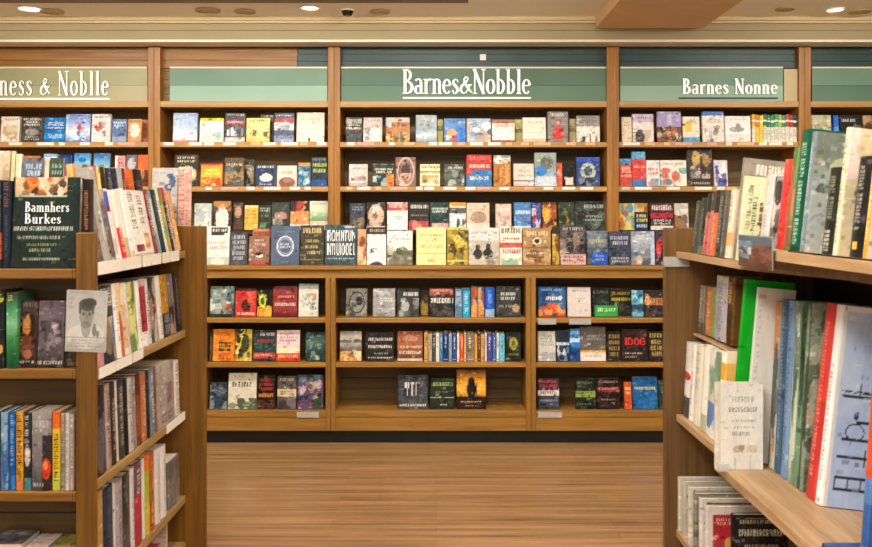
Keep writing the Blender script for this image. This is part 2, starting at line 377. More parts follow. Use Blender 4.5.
o = box('trim_5', M['brown'], WX0, X(468, 4.88), 4.80, 4.875, CEIL - .012, CEIL - .0005); o['kind'] = 'structure'; o['label'] = 'thin brown strip across the ceiling at top edge of the photo'; o['category'] = 'trim'

# ---------------------------------------------------------------- ceiling fittings
def disc(bm, r, z0, z1, n=28, r2=None):
    r2 = r if r2 is None else r2
    a = [bm.verts.new((r * math.cos(2 * math.pi * i / n), r * math.sin(2 * math.pi * i / n), z0)) for i in range(n)]
    b = [bm.verts.new((r2 * math.cos(2 * math.pi * i / n), r2 * math.sin(2 * math.pi * i / n), z1)) for i in range(n)]
    bm.faces.new(a); bm.faces.new(b)
    for i in range(n): bm.faces.new((a[i], a[(i + 1) % n], b[(i + 1) % n], b[i]))
def ringm(bm, r0, r1, z0, z1, n=28):
    q = []
    for r, z in ((r0, z1), (r0, z0), (r1, z0), (r1, z1)):
        q.append([bm.verts.new((r * math.cos(2 * math.pi * i / n), r * math.sin(2 * math.pi * i / n), z)) for i in range(n)])
    for k in range(4):
        a, b = q[k], q[(k + 1) % 4]
        for i in range(n): bm.faces.new((a[i], a[(i + 1) % n], b[(i + 1) % n], b[i]))
def downlight(px, py, r, lit, label):
    d = F * (CEIL - EYE) / (HY - py)
    t = thing('ceiling_light', label, 'light', (X(px, d), d, CEIL - .001), 'small round ceiling lights')
    bm = bmesh.new(); ringm(bm, r * .84, r, -.008, 0); link('ring', bm, M['ring'] if lit else M['tanlamp'], t)
    bm = bmesh.new(); disc(bm, r * .83, -.004, 0); link('diffuser', bm, M['lamp'] if lit else M['tanlamp'], t)
downlight(30, 8, .075, True, 'lit white ceiling light nearest the top left corner')
downlight(52, 11, .07, False, 'unlit tan ceiling light beside the lit one at far left')
downlight(208, 10, .075, False, 'unlit tan ceiling light above the blank green sign')
downlight(245, 11, .065, False, 'unlit tan ceiling light between the tan light and the lit light')
downlight(310, 7, .06, True, 'lit white ceiling light left of the black security dome')
downlight(380, 11, .06, False, 'unlit tan ceiling light just right of the black security dome')
downlight(785, 8.5, .055, False, 'unlit tan ceiling light nearest the tan beam on its right')
downlight(835, 9, .055, True, 'lit white ceiling light at the top right corner')
downlight(860, 11, .065, False, 'unlit tan ceiling light at the extreme top right edge')
d = F * (CEIL - EYE) / (HY - 9)
t = thing('security_camera', 'black dome security camera on the cream ceiling', 'camera', (X(347.5, d), d, CEIL - .001))
bm = bmesh.new(); disc(bm, .042, -.012, 0); link('mount', bm, M['ring'], t)
bm = bmesh.new(); disc(bm, .026, -.04, -.012, r2=.038); link('dome', bm, M['cam'], t, bev=.004)

# ================================================================= wall of bookcases
ROW_A, ROW_B, ROW_C = 142.0, 186.5, 230.5
zA, zB, zLedge, zC = Z(ROW_A, DU), Z(ROW_B, DU), Z(101, DU), Z(ROW_C, 5.47)
zCT = Z(265.5, DL); TOPU = zf0 - .008
rnd = random.Random(5)
def panel_mat(name, c, c2, rough=.5):
    m = bpy.data.materials.new(name); m.use_nodes = True; nt = m.node_tree; b = nt.nodes['Principled BSDF']
    tc = nt.nodes.new('ShaderNodeTexCoord'); n = nt.nodes.new('ShaderNodeTexNoise'); n.inputs['Scale'].default_value = 1.6; n.inputs['Detail'].default_value = 2
    r = nt.nodes.new('ShaderNodeValToRGB'); r.color_ramp.elements[0].position = .35; r.color_ramp.elements[1].position = .68
    r.color_ramp.elements[0].color = linc(c); r.color_ramp.elements[1].color = linc(c2)
    nt.links.new(tc.outputs['Object'], n.inputs['Vector']); nt.links.new(n.outputs['Fac'], r.inputs['Fac']); nt.links.new(r.outputs['Color'], b.inputs['Base Color'])
    b.inputs['Roughness'].default_value = rough
    return m
G_PALE = panel_mat('pale_green_glass', '678a75', '7c9d88'); G_PALE2 = panel_mat('pale_green_glass_lit', '8aae9a', '9dc0ac')  # separate lower-pane tints put the wall washers' light gradient into the glass colour
G_MID = panel_mat('mid_green_glass', '4c6b57', '587863'); G_MID2 = panel_mat('mid_green_glass_lit', '557762', '638671')
G_KHAKI = panel_mat('khaki_glass', '9a9a72', 'a8a67c'); G_KHAKI2 = panel_mat('khaki_glass_lit', 'a3a079', 'b4ae86')
G_BEIGE = panel_mat('beige_board', 'b9a878', 'c8b685', .4)
def slats(x0, x1, y0, y1, z0, z1, pitch=.062):
    L = []; z = z0
    while z < z1 - .004:
        L.append((x0, x1, y0, y1, z, min(z + pitch - .006, z1))); z += pitch
    L.append((x0, x1, y0 + .007, y1, z0, z1)); return L
def upper_case(label, p0, p1, panel, header, rows=('A', 'B'), tags=True, lit=False, glass=None):
    x0, x1 = X(p0, DU), X(p1, DU); S = X(6, 0) ; s = 6 * DU / F
    t = thing('wall_bookcase', label, 'bookcase', ((x0 + x1) / 2, DU + .15, zCT + .001), 'tall bookcases along the back wall')
    z0 = zCT + .001; yb = 5.72
    for a, b in ((x0 + .0006, x0 + s), (x1 - s, x1 - .0006)):
        boxes('side_panel', M['oak_v'], [(a, b, DU, yb, z0, TOPU - .002), ], t, bev=.003)
    a, b = x0 + s + .0003, x1 - s - .0003
    boxes('back_panel', M['slat_lt'] if lit else M['slat'], slats(a, b, 5.70, yb, z0, zLedge - .03), t)  # lit cases take a paler slat copy, lamplight put into the wood colour
    def shelf(zt, th, m=M['edge_h'], y0=DU + .004):
        return box('shelf', m, a, b, y0, 5.698, zt - th, zt, t, bev=.002)
    shelf(zLedge, .038)
    for r, zt in (('A', zA), ('B', zB)):
        sh = shelf(zt, .032)
        if tags and r in rows:
            px = p0 + 7 + rnd.random() * 6
            while px < p1 - 16:
                w = rnd.choice([6, 8, 10, 13, 17]); mm = rnd.choice([M['tag_w'], M['tag_w'], M['tag_w'], M['tag_c'], M['tag_p']])
                xx0, xx1 = X(px, DU), min(X(px + w, DU), b - .01)
                if xx1 > xx0 + .02: box('price_tag', mm, xx0, xx1, DU + .0005, DU + .0034, zt - .021, zt - .002, sh)
                px += w + rnd.choice([2, 5, 9, 15])
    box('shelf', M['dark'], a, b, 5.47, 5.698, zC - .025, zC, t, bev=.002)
    # header boards behind the sign
    for h0, h1, mm, nm in header:
        ha, hb = max(a, X(h0, DU + .05)), min(b, X(h1, DU + .05))
        if nm == 'teal': boxes('header_board', M['teal'], slats(ha, hb, DU + .05, DU + .066, Z(68, DU + .05), TOPU - .002, .045), t)
        else: boxes('header_board', M['head'], slats(ha, hb, DU + .05, DU + .066, Z(68, DU + .05), TOPU - .002, .052), t)
    boxes('header_board', M['slat_lt'], slats(a, b, DU + .068, DU + .08, zLedge + .0005, Z(68, DU + .05), .05), t)
    return t, a, b
WOOD = 'wood'
cases = {}
spec = [
 (0, 'wall bookcase at far left with cream and blue covers and khaki sign', -46, 154, [(-60, 160, None, 'wood')], True),
 (1, 'wall bookcase under the blank pale green sign panel', 154, 334, [(150, 297, None, 'wood'), (297.5, 340, None, 'teal')], True),
 (2, 'wide central wall bookcase under the large underlined sign', 334, 613, [(330, 620, None, 'teal')], True),
 (3, 'wall bookcase right of centre under the smaller white lettering', 613, 805, [(610, 810, None, 'teal')], True),
 (4, 'wall bookcase at far right mostly hidden by the near books', 805, 985, [(800, 990, None, 'teal')], True)]
for k, lb, p0, p1, hd, tg in spec:
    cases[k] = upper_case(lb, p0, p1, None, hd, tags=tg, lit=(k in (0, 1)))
# small notice stuck on the teal board of the central case
box('notice', M['tag_w'], X(480, DU + .04), X(486, DU + .04), DU + .046, DU + .0495, Z(60, DU + .04), Z(54, DU + .04), cases[2][0])

# ---- sign panels: two glass boards, a bright top rail; lettering in front
DP = DU + .022
def sign(label, p0, p1, m_up, m_lo, name='sign_panel'):
    x0, x1 = X(p0, DP), X(p1, DP); zt, zm, zb = Z(68.5, DP), Z(85.5, DP), zLedge + .001
    t = thing(name, label, 'sign', ((x0 + x1) / 2, DP, zb), 'sign panels above the bookcases')
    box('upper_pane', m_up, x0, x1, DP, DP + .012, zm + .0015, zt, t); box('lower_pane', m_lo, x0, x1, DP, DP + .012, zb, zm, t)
    box('top_rail', M['trim'], x0, x1, DP - .006, DP + .012, zt, zt + .011, t, bev=.002)
    return t
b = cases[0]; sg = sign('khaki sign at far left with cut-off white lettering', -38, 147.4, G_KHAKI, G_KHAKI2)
def px_sign(t, text, cross, pl, pr, base, cap, track=.0, ul=None, dark=False, skip=0):
    yy = DP - .009
    tot = lambda s_: sum(GL[c][0] + track for c in s_)
    wv = tot(text[skip:]); full = tot(text); x1 = X(pr, yy); x0v = X(pl, yy); x0 = x1 - (x1 - x0v) * full / wv
    lettering(text, x0, x1, Z(base, yy), (Z(base - cap, yy) - Z(base, yy)), yy, t, dep=.009 if not dark else .012, track=track)
    if ul: 
        off = t.location
        box('underline', M['letter'] if not dark else M['letter_side'], X(ul[0], yy), X(ul[1], yy), yy + .002, yy + .0088, Z(ul[2] + 1.6, yy), Z(ul[2], yy), t)
px_sign(sg, 'Barness & Noblle', 0, -1, 109, 95.5, 24.5, track=.06, ul=(-30, 109, 98), skip=3)
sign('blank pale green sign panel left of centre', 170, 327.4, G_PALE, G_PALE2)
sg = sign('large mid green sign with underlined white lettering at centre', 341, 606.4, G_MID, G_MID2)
px_sign(sg, 'Barnes&Nobble', 0, 402.5, 531, 94, 25, ul=(403, 531, 97))
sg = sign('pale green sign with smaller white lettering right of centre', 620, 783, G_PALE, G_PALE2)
WT[0] = 1.2
px_sign(sg, 'Barnes Nonne', 0, 682.5, 777.5, 94, 15.5, track=.05, ul=(679, 778, 97.2), dark=True)
WT[0] = .9
t = thing('board', 'short beige board between the right sign and the post', 'board', (X(791, DP), DP, zLedge + .001)); box('face', G_BEIGE, X(784, DP), X(798, DP), DP, DP + .012, zLedge + .001, Z(69, DP), t)
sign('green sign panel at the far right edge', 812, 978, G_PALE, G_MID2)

# ---- worktop running over the low cases
t = thing('countertop', 'long oak worktop carrying the upper bookcases and a row of books', 'counter', (0, DL, zCT))
xc0, xc1 = X(-46, DU), X(985, DU)
box('worktop', M['low_h'], xc0, xc1, DL - .018, BACK - .01, Z(269.5, DL), zCT, t, bev=.003)
boxes('apron', M['low_h'], [(xc0, X(326, DL) - .001, DL, DL + .03, Z(278, DL), Z(269.5, DL) - .0005), (X(326, DL) + .001, xc1, DL, DL + .03, Z(278, DL), Z(269.5, DL) - .0005)], t)
LOW = [(-60, 200), (200, 330.5), (330.5, 531), (531, 676), (676, 900)]
LLAB = ['low oak case at far left behind the aisle shelf', 'left low oak case with three shelves of face-out books', 'wide middle low oak case with three dark books on its bottom shelf', 'right low oak case with a blue book at its bottom right', 'low oak case at far right behind the aisle shelf']
z1L, z2L, z3L = Z(318, DL), Z(362.8, DL), Z(411, DL)
def low_case(p0, p1, label):
    x0, x1 = X(p0, DL), X(p1, DL); s = 5 * DL / F
    t = thing('low_bookcase', label, 'bookcase', ((x0 + x1) / 2, DL + .15, 0), 'low cases under the worktop')
    zt = Z(278, DL) - .0005; zk = Z(431, DL)
    for a, b in ((x0 + .0012, x0 + s), (x1 - s, x1 - .0012)): box('side_panel', M['low_v'], a, b, DL, 5.70, zk, zt, t, bev=.003)
    a, b = x0 + s + .0003, x1 - s - .0003
    boxes('back_panel', M['slat'], slats(a, b, 5.60, 5.62, zk, zt - .002, .07), t)
    for zz, th in ((z1L, .03), (z2L, .029), (z3L, .038)): box('shelf', M['low_h'], a, b, DL + .003, 5.598, zz - th, zz, t, bev=.003)
    box('kick_panel', M['low_h'], a, b, DL + .008, DL + .03, zk, z3L - .039, t)
    box('plinth', M['black'], x0 + .0006, x1 - .0006, DL + .03, 5.6, .001, zk - .0005, t)
    return t
for (p0, p1), lb in zip(LOW, LLAB): low_case(p0, p1, lb)
# ================================================================= left aisle shelf: side shelves face the aisle, its end faces the viewer
GY0, GY1 = 2.576, 3.53
t = GLT = thing('aisle_bookshelf', 'oak free-standing bookshelf left of the aisle with tilted books', 'bookshelf', (-1.5, 3.0, 0), 'free-standing aisle shelves')
SX = -1.04; EB = 2.72                                            # side shelf edge plane, end recess back
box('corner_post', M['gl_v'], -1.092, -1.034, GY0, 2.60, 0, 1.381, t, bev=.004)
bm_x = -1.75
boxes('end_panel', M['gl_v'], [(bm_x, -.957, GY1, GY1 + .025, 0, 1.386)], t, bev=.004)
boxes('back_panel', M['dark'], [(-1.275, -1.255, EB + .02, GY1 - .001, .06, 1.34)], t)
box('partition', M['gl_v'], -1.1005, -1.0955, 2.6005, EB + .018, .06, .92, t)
SZ = [1.285, .957, .618, .268]
def slope_shelf(m, xf, xb, y0, y1, z, th, roll, parent):
    # top falls away from the front edge at xf towards the back xb, so that books lean back
    dr = abs(xb - xf) * math.tan(R(roll)); off = parent.location; bm = bmesh.new()
    v = [bm.verts.new((x - off.x, y - off.y, zz - off.z)) for (x, zt) in ((xf, z), (xb, z - dr)) for y in (y0, y1) for zz in (zt, zt - th)]
    for q in ((0, 1, 3, 2), (4, 6, 7, 5), (0, 4, 5, 1), (2, 3, 7, 6), (0, 2, 6, 4), (1, 5, 7, 3)): bm.faces.new([v[i] for i in q])
    return link('shelf', bm, m, parent, .002)
for z, rl in zip(SZ, (11, 5, 2, 1)):
    slope_shelf(M['gl_d'], SX, -1.095, 2.602, EB + .02, z, .03, rl, t)
    slope_shelf(M['gl_d'], SX, -1.254, EB + .0205, GY1 - .001, z, .03, rl, t)
box('shelf', M['gl_d'], -1.254, SX, 2.76, GY1 - .001, .045, .075, t)
boxes('end_back_panel', M['slat'], slats(bm_x, -1.1015, EB, EB + .016, .06, 1.33, .085), t)
EZ = [1.27, .966, .594, .325]
for z in EZ: boxes('end_shelf', M['gl_h'], [(bm_x, -1.1015, GY0, EB - .001, z - .029, z), (-1.1015, -1.0925, GY0, 2.60, z - .029, z)], t, bev=.003)
box('top_deck', M['gl_h'], bm_x, -1.245, EB + .03, 3.528, 1.345, 1.36, t)
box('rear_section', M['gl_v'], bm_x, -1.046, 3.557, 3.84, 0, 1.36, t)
box('plinth', M['black'], bm_x, -1.1, 2.74, GY1 - .002, .001, .044, t)
box('end_plinth', M['gl_h'], bm_x, -1.0925, GY0 + .006, 2.60, .001, .29, t)
# paper price strips on the side shelf edges
def strips(z, lst, drop=.032):
    for p0, p1 in lst:
        d0, d1 = F * 1.041 / (CX - p0), F * 1.041 / (CX - p1)
        o = box('price_strip', M['tag_w'], SX + .0006, SX + .004, d0, d1, z - drop, z + .004, GLT)
strips(1.285, [(97, 122), (123, 140), (142, 150), (151, 160), (162, 169), (170, 178)], .036)
strips(.957, [(98, 114), (115, 131), (132.5, 142)], .03)
strips(.618, [(166, 184)], .03)

# ================================================================= right aisle shelf
t = GRT = thing('aisle_bookshelf', 'walnut-sided bookshelf right of the aisle with large leaning books', 'bookshelf', (1.3, 2.6, 0), 'free-standing aisle shelves')
RE = .98
boxes('end_panel', M['gr_v'], [(.932, 1.62, 3.47, 3.495, 0, 1.38)], t, bev=.004)
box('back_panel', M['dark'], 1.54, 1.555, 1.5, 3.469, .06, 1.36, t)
TF, TN, LF, LN, LL = 1.284, 1.331, .62, .572, .15
slope_shelf(M['gr_d'], RE, 1.539, 2.745, 3.469, TF, .026, 6, t)
slope_shelf(M['gr_d'], RE, 1.539, 1.5, 2.742, TN, .03, 6.5, t)
slope_shelf(M['gr_d'], RE, 1.539, 2.983, 3.469, LF, .028, 3, t)
box('shelf', M['gr_d'], RE - .004, 1.125, 1.5, 2.98, LN - .032, LN, t, bev=.002)
slope_shelf(M['gr_d'], 1.1255, 1.539, 1.5, 2.646, LN, .032, 6.5, t)
slope_shelf(M['gr_d'], 1.1255, 1.539, 2.6465, 2.98, LN, .032, 3, t)
box('shelf', M['gr_d'], RE, 1.539, 1.5, 3.469, LL - .03, LL, t, bev=.002)
box('riser_shelf', M['gr_d'], 1.05, 1.539, 3.06, 3.469, .942, .95, t)
box('rail', M['gr_v'], 1.06, 1.10, 1.5, 2.74, TN - .065, TN - .0305, t)
box('plinth', M['black'], 1.0, 1.539, 1.5, 3.468, .001, .118, t)
# ================================================================= books on the back wall
def wall_row(data, d, zb, yb, where, group, lean=6.0, res=.0046, bdep=.062, thick=.022):
    for ln in data.strip().split('\n'):
        a, look, art = [q.strip() for q in ln.split('|')]
        q = a.split(); x0, x1, yt = float(q[0]), float(q[1]), float(q[2]); fl = q[3] if len(q) > 3 else ''
        dd = d + bdep * fl.count('b')
        zz = zb
        h = (yb - yt) * dd / F
        xa, xb = X(x0, dd), X(x1, dd)
        label = (look + ' ' + where).strip()
        if 's' in fl:
            w = .145; t = xb - xa - .0008
            book('book', label, w, h, t, (xb, dd + w / 2 + .004, zz), rz=R(90), spine=art, res=.0034, hard=t > .02, group=group)
        else:
            th = R(lean); t = thick
            book('book', label, xb - xa - .001, h / math.cos(th), t, ((xa + xb) / 2, dd, zz + t * math.sin(th) + .0008), tilt=-th, front=art, res=res, hard=(int(x0) % 3 != 0), group=group)
zs = .0008
dA = DU + .03
# ---- far left case
wall_row('''
-22 -2 117 | dark red face-out book|F 7a2f28;T .1 .1 .9 .3 ddd 2;K .1 .4 .9 .9 9 .2 c86,a43
0 19 116.5 | cream book with small red title|F e9e0cf;T .2 .08 .9 .2 b8504a;K .1 .35 .9 .95 10 .2 d9c7a8,c9a98c,f2ecdf
20.5 42 117 | dark grey book with white lettering|F 4a4743;T .1 .06 .9 .4 d8d5cc 3;E .5 .6 .3 .14 8d8880;T .1 .78 .9 .95 bbb 2
43.5 64.5 117.5 | bright blue book with white title|F 1f6db4;T .15 .2 .95 .5 e8f2fa 3;B .62 .9 2f8fd0;T .2 .7 .9 .85 cfe4f5 2
65 89.5 114 | tall lavender-blue book with red spot|G 6f86c8 9fb3e2 e6eefa 5d79bd;T .1 .06 .9 .22 3a4a8c 2;E .55 .5 .1 .1 c33a3a;K .2 .6 .9 .95 7 .15 fff,b9cdf0,46a
91 110 114 | pale grey book with small dark figures|F d6d3ce;T .15 .08 .9 .2 777;K .2 .3 .8 .85 9 .14 999,b44,eee,667
111.5 126 119 | slate blue book with pale title|F 4f6f9e;T .1 .12 .9 .35 c8d4e4 2;B .75 1 8a9cb8
127.5 141 119 | orange-tan book with white patch|F c98d4e;E .5 .5 .35 .3 f2e6cf;T .1 .05 .9 .2 7a3f1e
142 147.5 119 b | narrow sliver of a brown book by the post|F 8e4f36;K 0 0 1 1 5 .3 d9a,b64
''', dA, zA + zs, 142, 'on top shelf under the khaki sign', 'books on the top shelf, far left case')
wall_row('''
-20 -3 156 | grey book|F 9a958c;T .1 .1 .9 .4 444 2
2 20 158 | tan book with pale top|F b89a70;B 0 .25 e8d9b8;T .1 .4 .9 .8 654 3
22 38 156 | cream book with orange top|F e6d4b4;B 0 .12 c97a3a;K 0 .3 1 1 8 .25 d8b,fff,b98
42 56 154 | pale blue book|F 8fb4d8;B .3 .6 dfe9f2;T .1 .1 .9 .25 fff
58 70 155 | deep blue book|F 2f58a8;B 0 .2 1f3f88;T .1 .4 .9 .7 cde 2
73 89 153.5 | sky blue and white holiday book|G 3a8ccd 7cc0ea f4f7f6 e9efe9;E .5 .2 .25 .08 1f6fb8
92.5 108.5 153.5 | blue topped beach book|G 2d5fa6 7fb2d8 f3f1e6 d9d2b8;E .5 .45 .2 .1 6f8f5a
114 124 156 | pink and white book|F d99a98;R 0 0 .25 1 efe6e2;T .3 .1 .9 .5 a33 4
125.5 136 155 | grey book with silver ball|F 6a5f62;E .5 .3 .35 .2 b9b6bd;K 0 .5 1 1 6 .3 a44,d96
137 147.5 155 | orange book with dark base|F e2662c;K 0 .5 1 1 6 .25 f29a4a,5a2a1c
''', dA, zB + zs, 186.5, 'on second shelf under the khaki sign', 'books on the second shelf, far left case')
# ---- case under the blank sign
wall_row('''
172.6 196.8 113 | pale blue book with white cloud|G 8fa9cf a9bfdd c3d2e6 e9eef3;E .4 .72 .35 .14 f5f6f6;T .35 .15 .9 .3 c9d6ea 2;B .93 1 d98a8a
199.4 223 118 | white book with lime green top|G e8efe0 f4f3ee;B 0 .15 c2cc3a;E .5 .5 .35 .22 e3e8ea;K .1 .6 .9 .95 8 .18 a9c6b0,8fb0a0,d8e0d0
224.6 244.6 113 | dark book with red band and white figures|F 47464e;T .1 .04 .95 .12 b9b4b0;B .26 .4 9c3a40;T .1 .28 .95 .38 e2c4c0;S .1 .5 .9 .78 f0ece6,333,ddd,888 8;B .84 1 c9c4c0
246 269.3 118 | yellow book with dark walking figures|G e6d77c efe39a d9b850;T .15 .08 .9 .2 a5893a;S .18 .5 .9 .78 4a4020,e6d77c,6b5a2a,efe39a,e6d77c 9
259.5 273.5 113.5 b | dark brown book standing behind its neighbours|F 3d2b20;T .3 .05 .95 .12 cbbfa8;K .3 .3 1 1 4 .2 58402e
274 293.6 113 | navy book with red and white bands|G 3a4668 47506e;B .2 .34 b23a3c;T .1 .08 .9 .16 c9cede;B .34 .6 e9e6e2;K .2 .4 .8 .6 6 .15 b9aeb4,8a93b4;B .78 1 8f99bc;T .1 .8 .9 .9 44507a
296.5 324 112.5 | large cream pink book|G d9c3ac ecdccb efe0d2;T .2 .22 .85 .3 c9a08c;T .15 .5 .9 .58 d3b3a2;R .42 .85 .5 .97 4a3c38
''', dA, zA + zs, 142, 'on top shelf under the blank sign', 'books on the top shelf, blank sign case')
wall_row('''
173.7 197 155 | black book with tan skull shape|F 2f271f;T .1 .06 .9 .28 cfc3a6 2;E .55 .62 .4 .26 d5b98c;E .6 .6 .22 .16 efe0c0
200.5 222 164 | orange and yellow book|G ef9a34 f2b53a d8702a;T .15 .25 .9 .55 f9ef6a 2;B .0 .1 c93c2a;K .1 .6 .9 1 8 .18 c93c2a,f6d24a,6a9a3a
224 243.6 158 | brown collage book with pale title|F 5f4a33;T .1 .2 .9 .36 d8caa8;K .05 .35 .95 .95 16 .16 a9884e,2e2a20,c2ae84,4a5560
244 253.6 159.5 b | dark book partly hidden|F 3a322a;K 0 .2 1 .9 6 .25 9a8a70,b9b0a0
255.3 275.5 165 | navy book with a white cake|F 24365a;T .12 .08 .9 .2 d9dfe8;E .52 .62 .32 .17 f2efe6;E .5 .5 .2 .1 d9d2c4;T .2 .86 .8 .94 a9b4cc
277 296.5 166 | cream pink book with a brown mound|F ecd3c6;T .12 .25 .9 .42 c98a86 2;E .5 .82 .42 .26 8a5a48;E .5 .72 .2 .1 a97a62
298 310 163 | teal book with orange top|F 3f7f9c;B 0 .16 d98a3a;K .1 .3 .9 .95 7 .22 9cc0cc,d6e0da,2a5a7a
311 327 157.5 | navy book with lime green letters|F 1d2b3c;T .1 .22 .95 .6 b9cf3a 2;T .1 .04 .9 .16 7f8a8a;B .78 1 1d4a8a
''', dA, zB + zs, 186.5, 'on second shelf under the blank sign', 'books on the second shelf, blank sign case')
dC = 5.49
wall_row('''
194 211 204 | grey white book|F c9cdc8;K .1 .2 .9 .95 9 .2 a9b0ae,e6e8e2,8a8f8c
212.5 230.5 201.5 | dark book with white gown figure|F 3a302c;E .5 .62 .36 .45 e6ded2;E .5 .2 .16 .1 d2a888;K .0 .0 1 .35 5 .18 c98a4a,6a4a3a
233 243 203 | dark brown portrait book|F 3a2a24;E .45 .35 .35 .22 b88a70;K 0 .6 1 1 4 .3 5a3c30
244.3 257.7 206 | mustard yellow book|F dcb24a;B 0 .1 efd98a;T .15 .2 .9 .6 b5862a 3
258.6 270.5 206 | black and green book|F 28332c;T .1 .1 .9 .3 b9c0a8 2;K .1 .4 .9 .95 7 .22 5f8a5a,c98a78,1a1f1a
271.4 289 203 | dark green book with a pink hat|F 39443a;E .5 .5 .35 .16 b98a80;K .1 .6 .9 1 7 .2 26302a,6a6a58,d8d0c0
290 308.6 201.5 | black and orange book with white base|F 2c2420;B .35 .8 d9925a;K .2 .0 .9 .35 6 .15 e0b04a,a33;B .8 1 efe9e0
309.3 327.5 201.5 | cream book with a green meadow|G e9e2cf d5dfc2 7fa06a c9c7ac;B .7 1 e2c9bc;T .1 .06 .9 .16 aaa
''', dC, zC + zs, 230.5, 'on third shelf under the blank sign', 'books on the third shelf, blank sign case')
# ---- central case
wall_row('''
346 361.5 118 | dark brown book with grey bands|F 4f4640;B .1 .25 a9a49a;B .4 .5 d0cbc0;B .7 .85 3f5560;T .1 .28 .9 .38 e6e0d4
363 382 118 | pale mauve grey book|G c3b6ae d9cfc8;T .15 .1 .9 .2 9a8a88;K .1 .4 .9 .95 10 .18 b0a0a0,e9e2dc,998a90
386 409.6 118 | brown orange book with a crowd|F b9794a;B 0 .2 c9b9a6;R 0 0 .25 .4 b9c4c8;T .25 .25 .9 .42 6a3a24;S .05 .6 .95 1 8a5a34,d9a86a,5f6a3a,c98a4a 10
416 436.8 115.5 | tall grey blue book with pale horizon|G 9aa3a6 a3acb0 8fa2ae c9d3d6 7d95a6;T .2 .1 .85 .2 b9c1c4
437.5 443 119 b | narrow yellow book half hidden|F c2b24a;B .3 .5 5a6a3a
444 465.5 119 | blue book with orange and red figure|F 4f86c4;E .75 .7 .3 .35 1f74d8;E .35 .65 .22 .22 e9a06a;T .15 .06 .9 .2 2c5a9c;K .1 .7 .6 1 5 .14 c8402a,efe0c8
467 490.8 119 | light blue and white collage book|F a9c0d4;K 0 .1 1 .95 16 .16 e6ecf0,6f94bc,c9a88a,3f6aa0,fff
492 514.8 120 | cream book with a brown rose top|F efe3d2;B 0 .18 a9745a;T .15 .24 .9 .36 c98a86;E .5 .66 .42 .25 f8f4ec;B .92 1 a9604a
515.3 522.5 119 b | yellow green book half hidden|F c8c07a;B .4 .6 7f7a4a
523 546 118 | plain cream white book|F eee6d6;T .2 .16 .85 .26 c2b49c;T .15 .6 .9 .66 d2c6ae;B .85 1 d8c2a2
548 568.5 112 | grey book with a red dress|F 8a8480;T .15 .06 .9 .18 d9d2cc 2;E .5 .72 .3 .2 cf3f36;E .5 .5 .12 .14 d8584a;E .5 .38 .08 .07 c9a08a
569.5 576 118.5 b | narrow cream book half hidden|F d9c79a;B .4 .55 a98a5a
577 600 116 | grey topped book with cream band and figures|F efe8da;B 0 .42 9a9694;T .1 .06 .9 .32 55525a 3;S .2 .7 .95 1 3a3a3c,efe8da,77706a,efe8da 9
''', dA, zA + zs, 142.5, 'on top shelf under the large sign', 'books on the top shelf, central case')
wall_row('''
349 367.5 165 | grey white book with brown roots|F cfc8c0;T .2 .16 .85 .3 8f8684;K .1 .55 .9 .75 7 .16 6a5a50,a99;B .85 1 b5aca6
372.5 394 164.5 | dark teal book with cream letters and orange corner|F 26393e;B .0 .06 6a7f80;T .1 .2 .95 .48 d9cfa4 2;K .0 .55 .7 1 7 .2 8fa3a0,c9cfc6;R .65 .5 1 1 d97a2e
395.5 415.6 158 | mauve brown book with an arch|F 8a6a5e;O .5 .5 .42 .5 c9b0a2;E .5 .45 .22 .22 4a3a34;K .2 .55 .8 1 8 .14 a9745e,5a4238,d0b8a6
420 440 165 | cream book with tan figures|F efe0b4;T .1 .08 .95 .24 6a5a3a;B .3 .42 b8935a;K .1 .5 .9 1 10 .18 c9a06a,e9d9b0,8a6a42
444.3 464.4 165 | dark green grey woodland book|F 47504a;K 0 0 1 1 18 .16 8a9a84,2a332e,c0c4b6,5f6a5a;T .2 .12 .9 .24 d9d9cc
466.5 491.6 155.5 | tall red and blue book with white letters|G c2332c c8402e;B .5 1 3a78b8;T .1 .06 .95 .22 f0786a;T .1 .3 .95 .46 f4dcd0;T .15 .7 .9 .86 f4ecc0;K 0 .46 1 .66 7 .14 3a78b8,d8533e
494 510.8 156 | golden brown book with white jagged top|F b5793a;B 0 .1 8f9694;K 0 .1 1 .28 9 .14 f2efe9,e9e2d2;S .1 .3 .9 .9 d09a58,9a602a,b5793a 7
514 534 164.5 | pink cream book|F ecd6c6;T .2 .26 .85 .4 c98a80;T .2 .5 .9 .62 a99a94;B .72 .78 7a6a86;B .9 1 dcb8a4
535 556.7 153.5 | tall misty blue and grey book|G aab2ac 8f9a92 9ab2c8 cfdde2;E .55 .3 .3 .2 6a7468;E .25 .55 .3 .15 3f84c8;T .1 .7 .95 .9 f2f2ea 2
557.3 562.5 164 | narrow red orange book|F d8583a;T .1 .3 .9 .6 f2d8c8 3
563 575 164 | pink and plum book with red stripes|S 0 0 1 0.01 b83a4a,8a5a8a,d88a7a,e9d2c4 7;R .2 .6 .85 .95 e6d9c8
576.5 600 158 | dark blue book with a ghostly face|F 2f4a86;B 0 .16 3358c0;E .5 .5 .32 .3 b9c4c4;E .5 .48 .18 .16 4a5a5a;K .1 .7 .9 1 9 .15 1f2c48,8a949a,33446a
''', dA, zB + zs, 187, 'on second shelf under the large sign', 'books on the second shelf, central case')
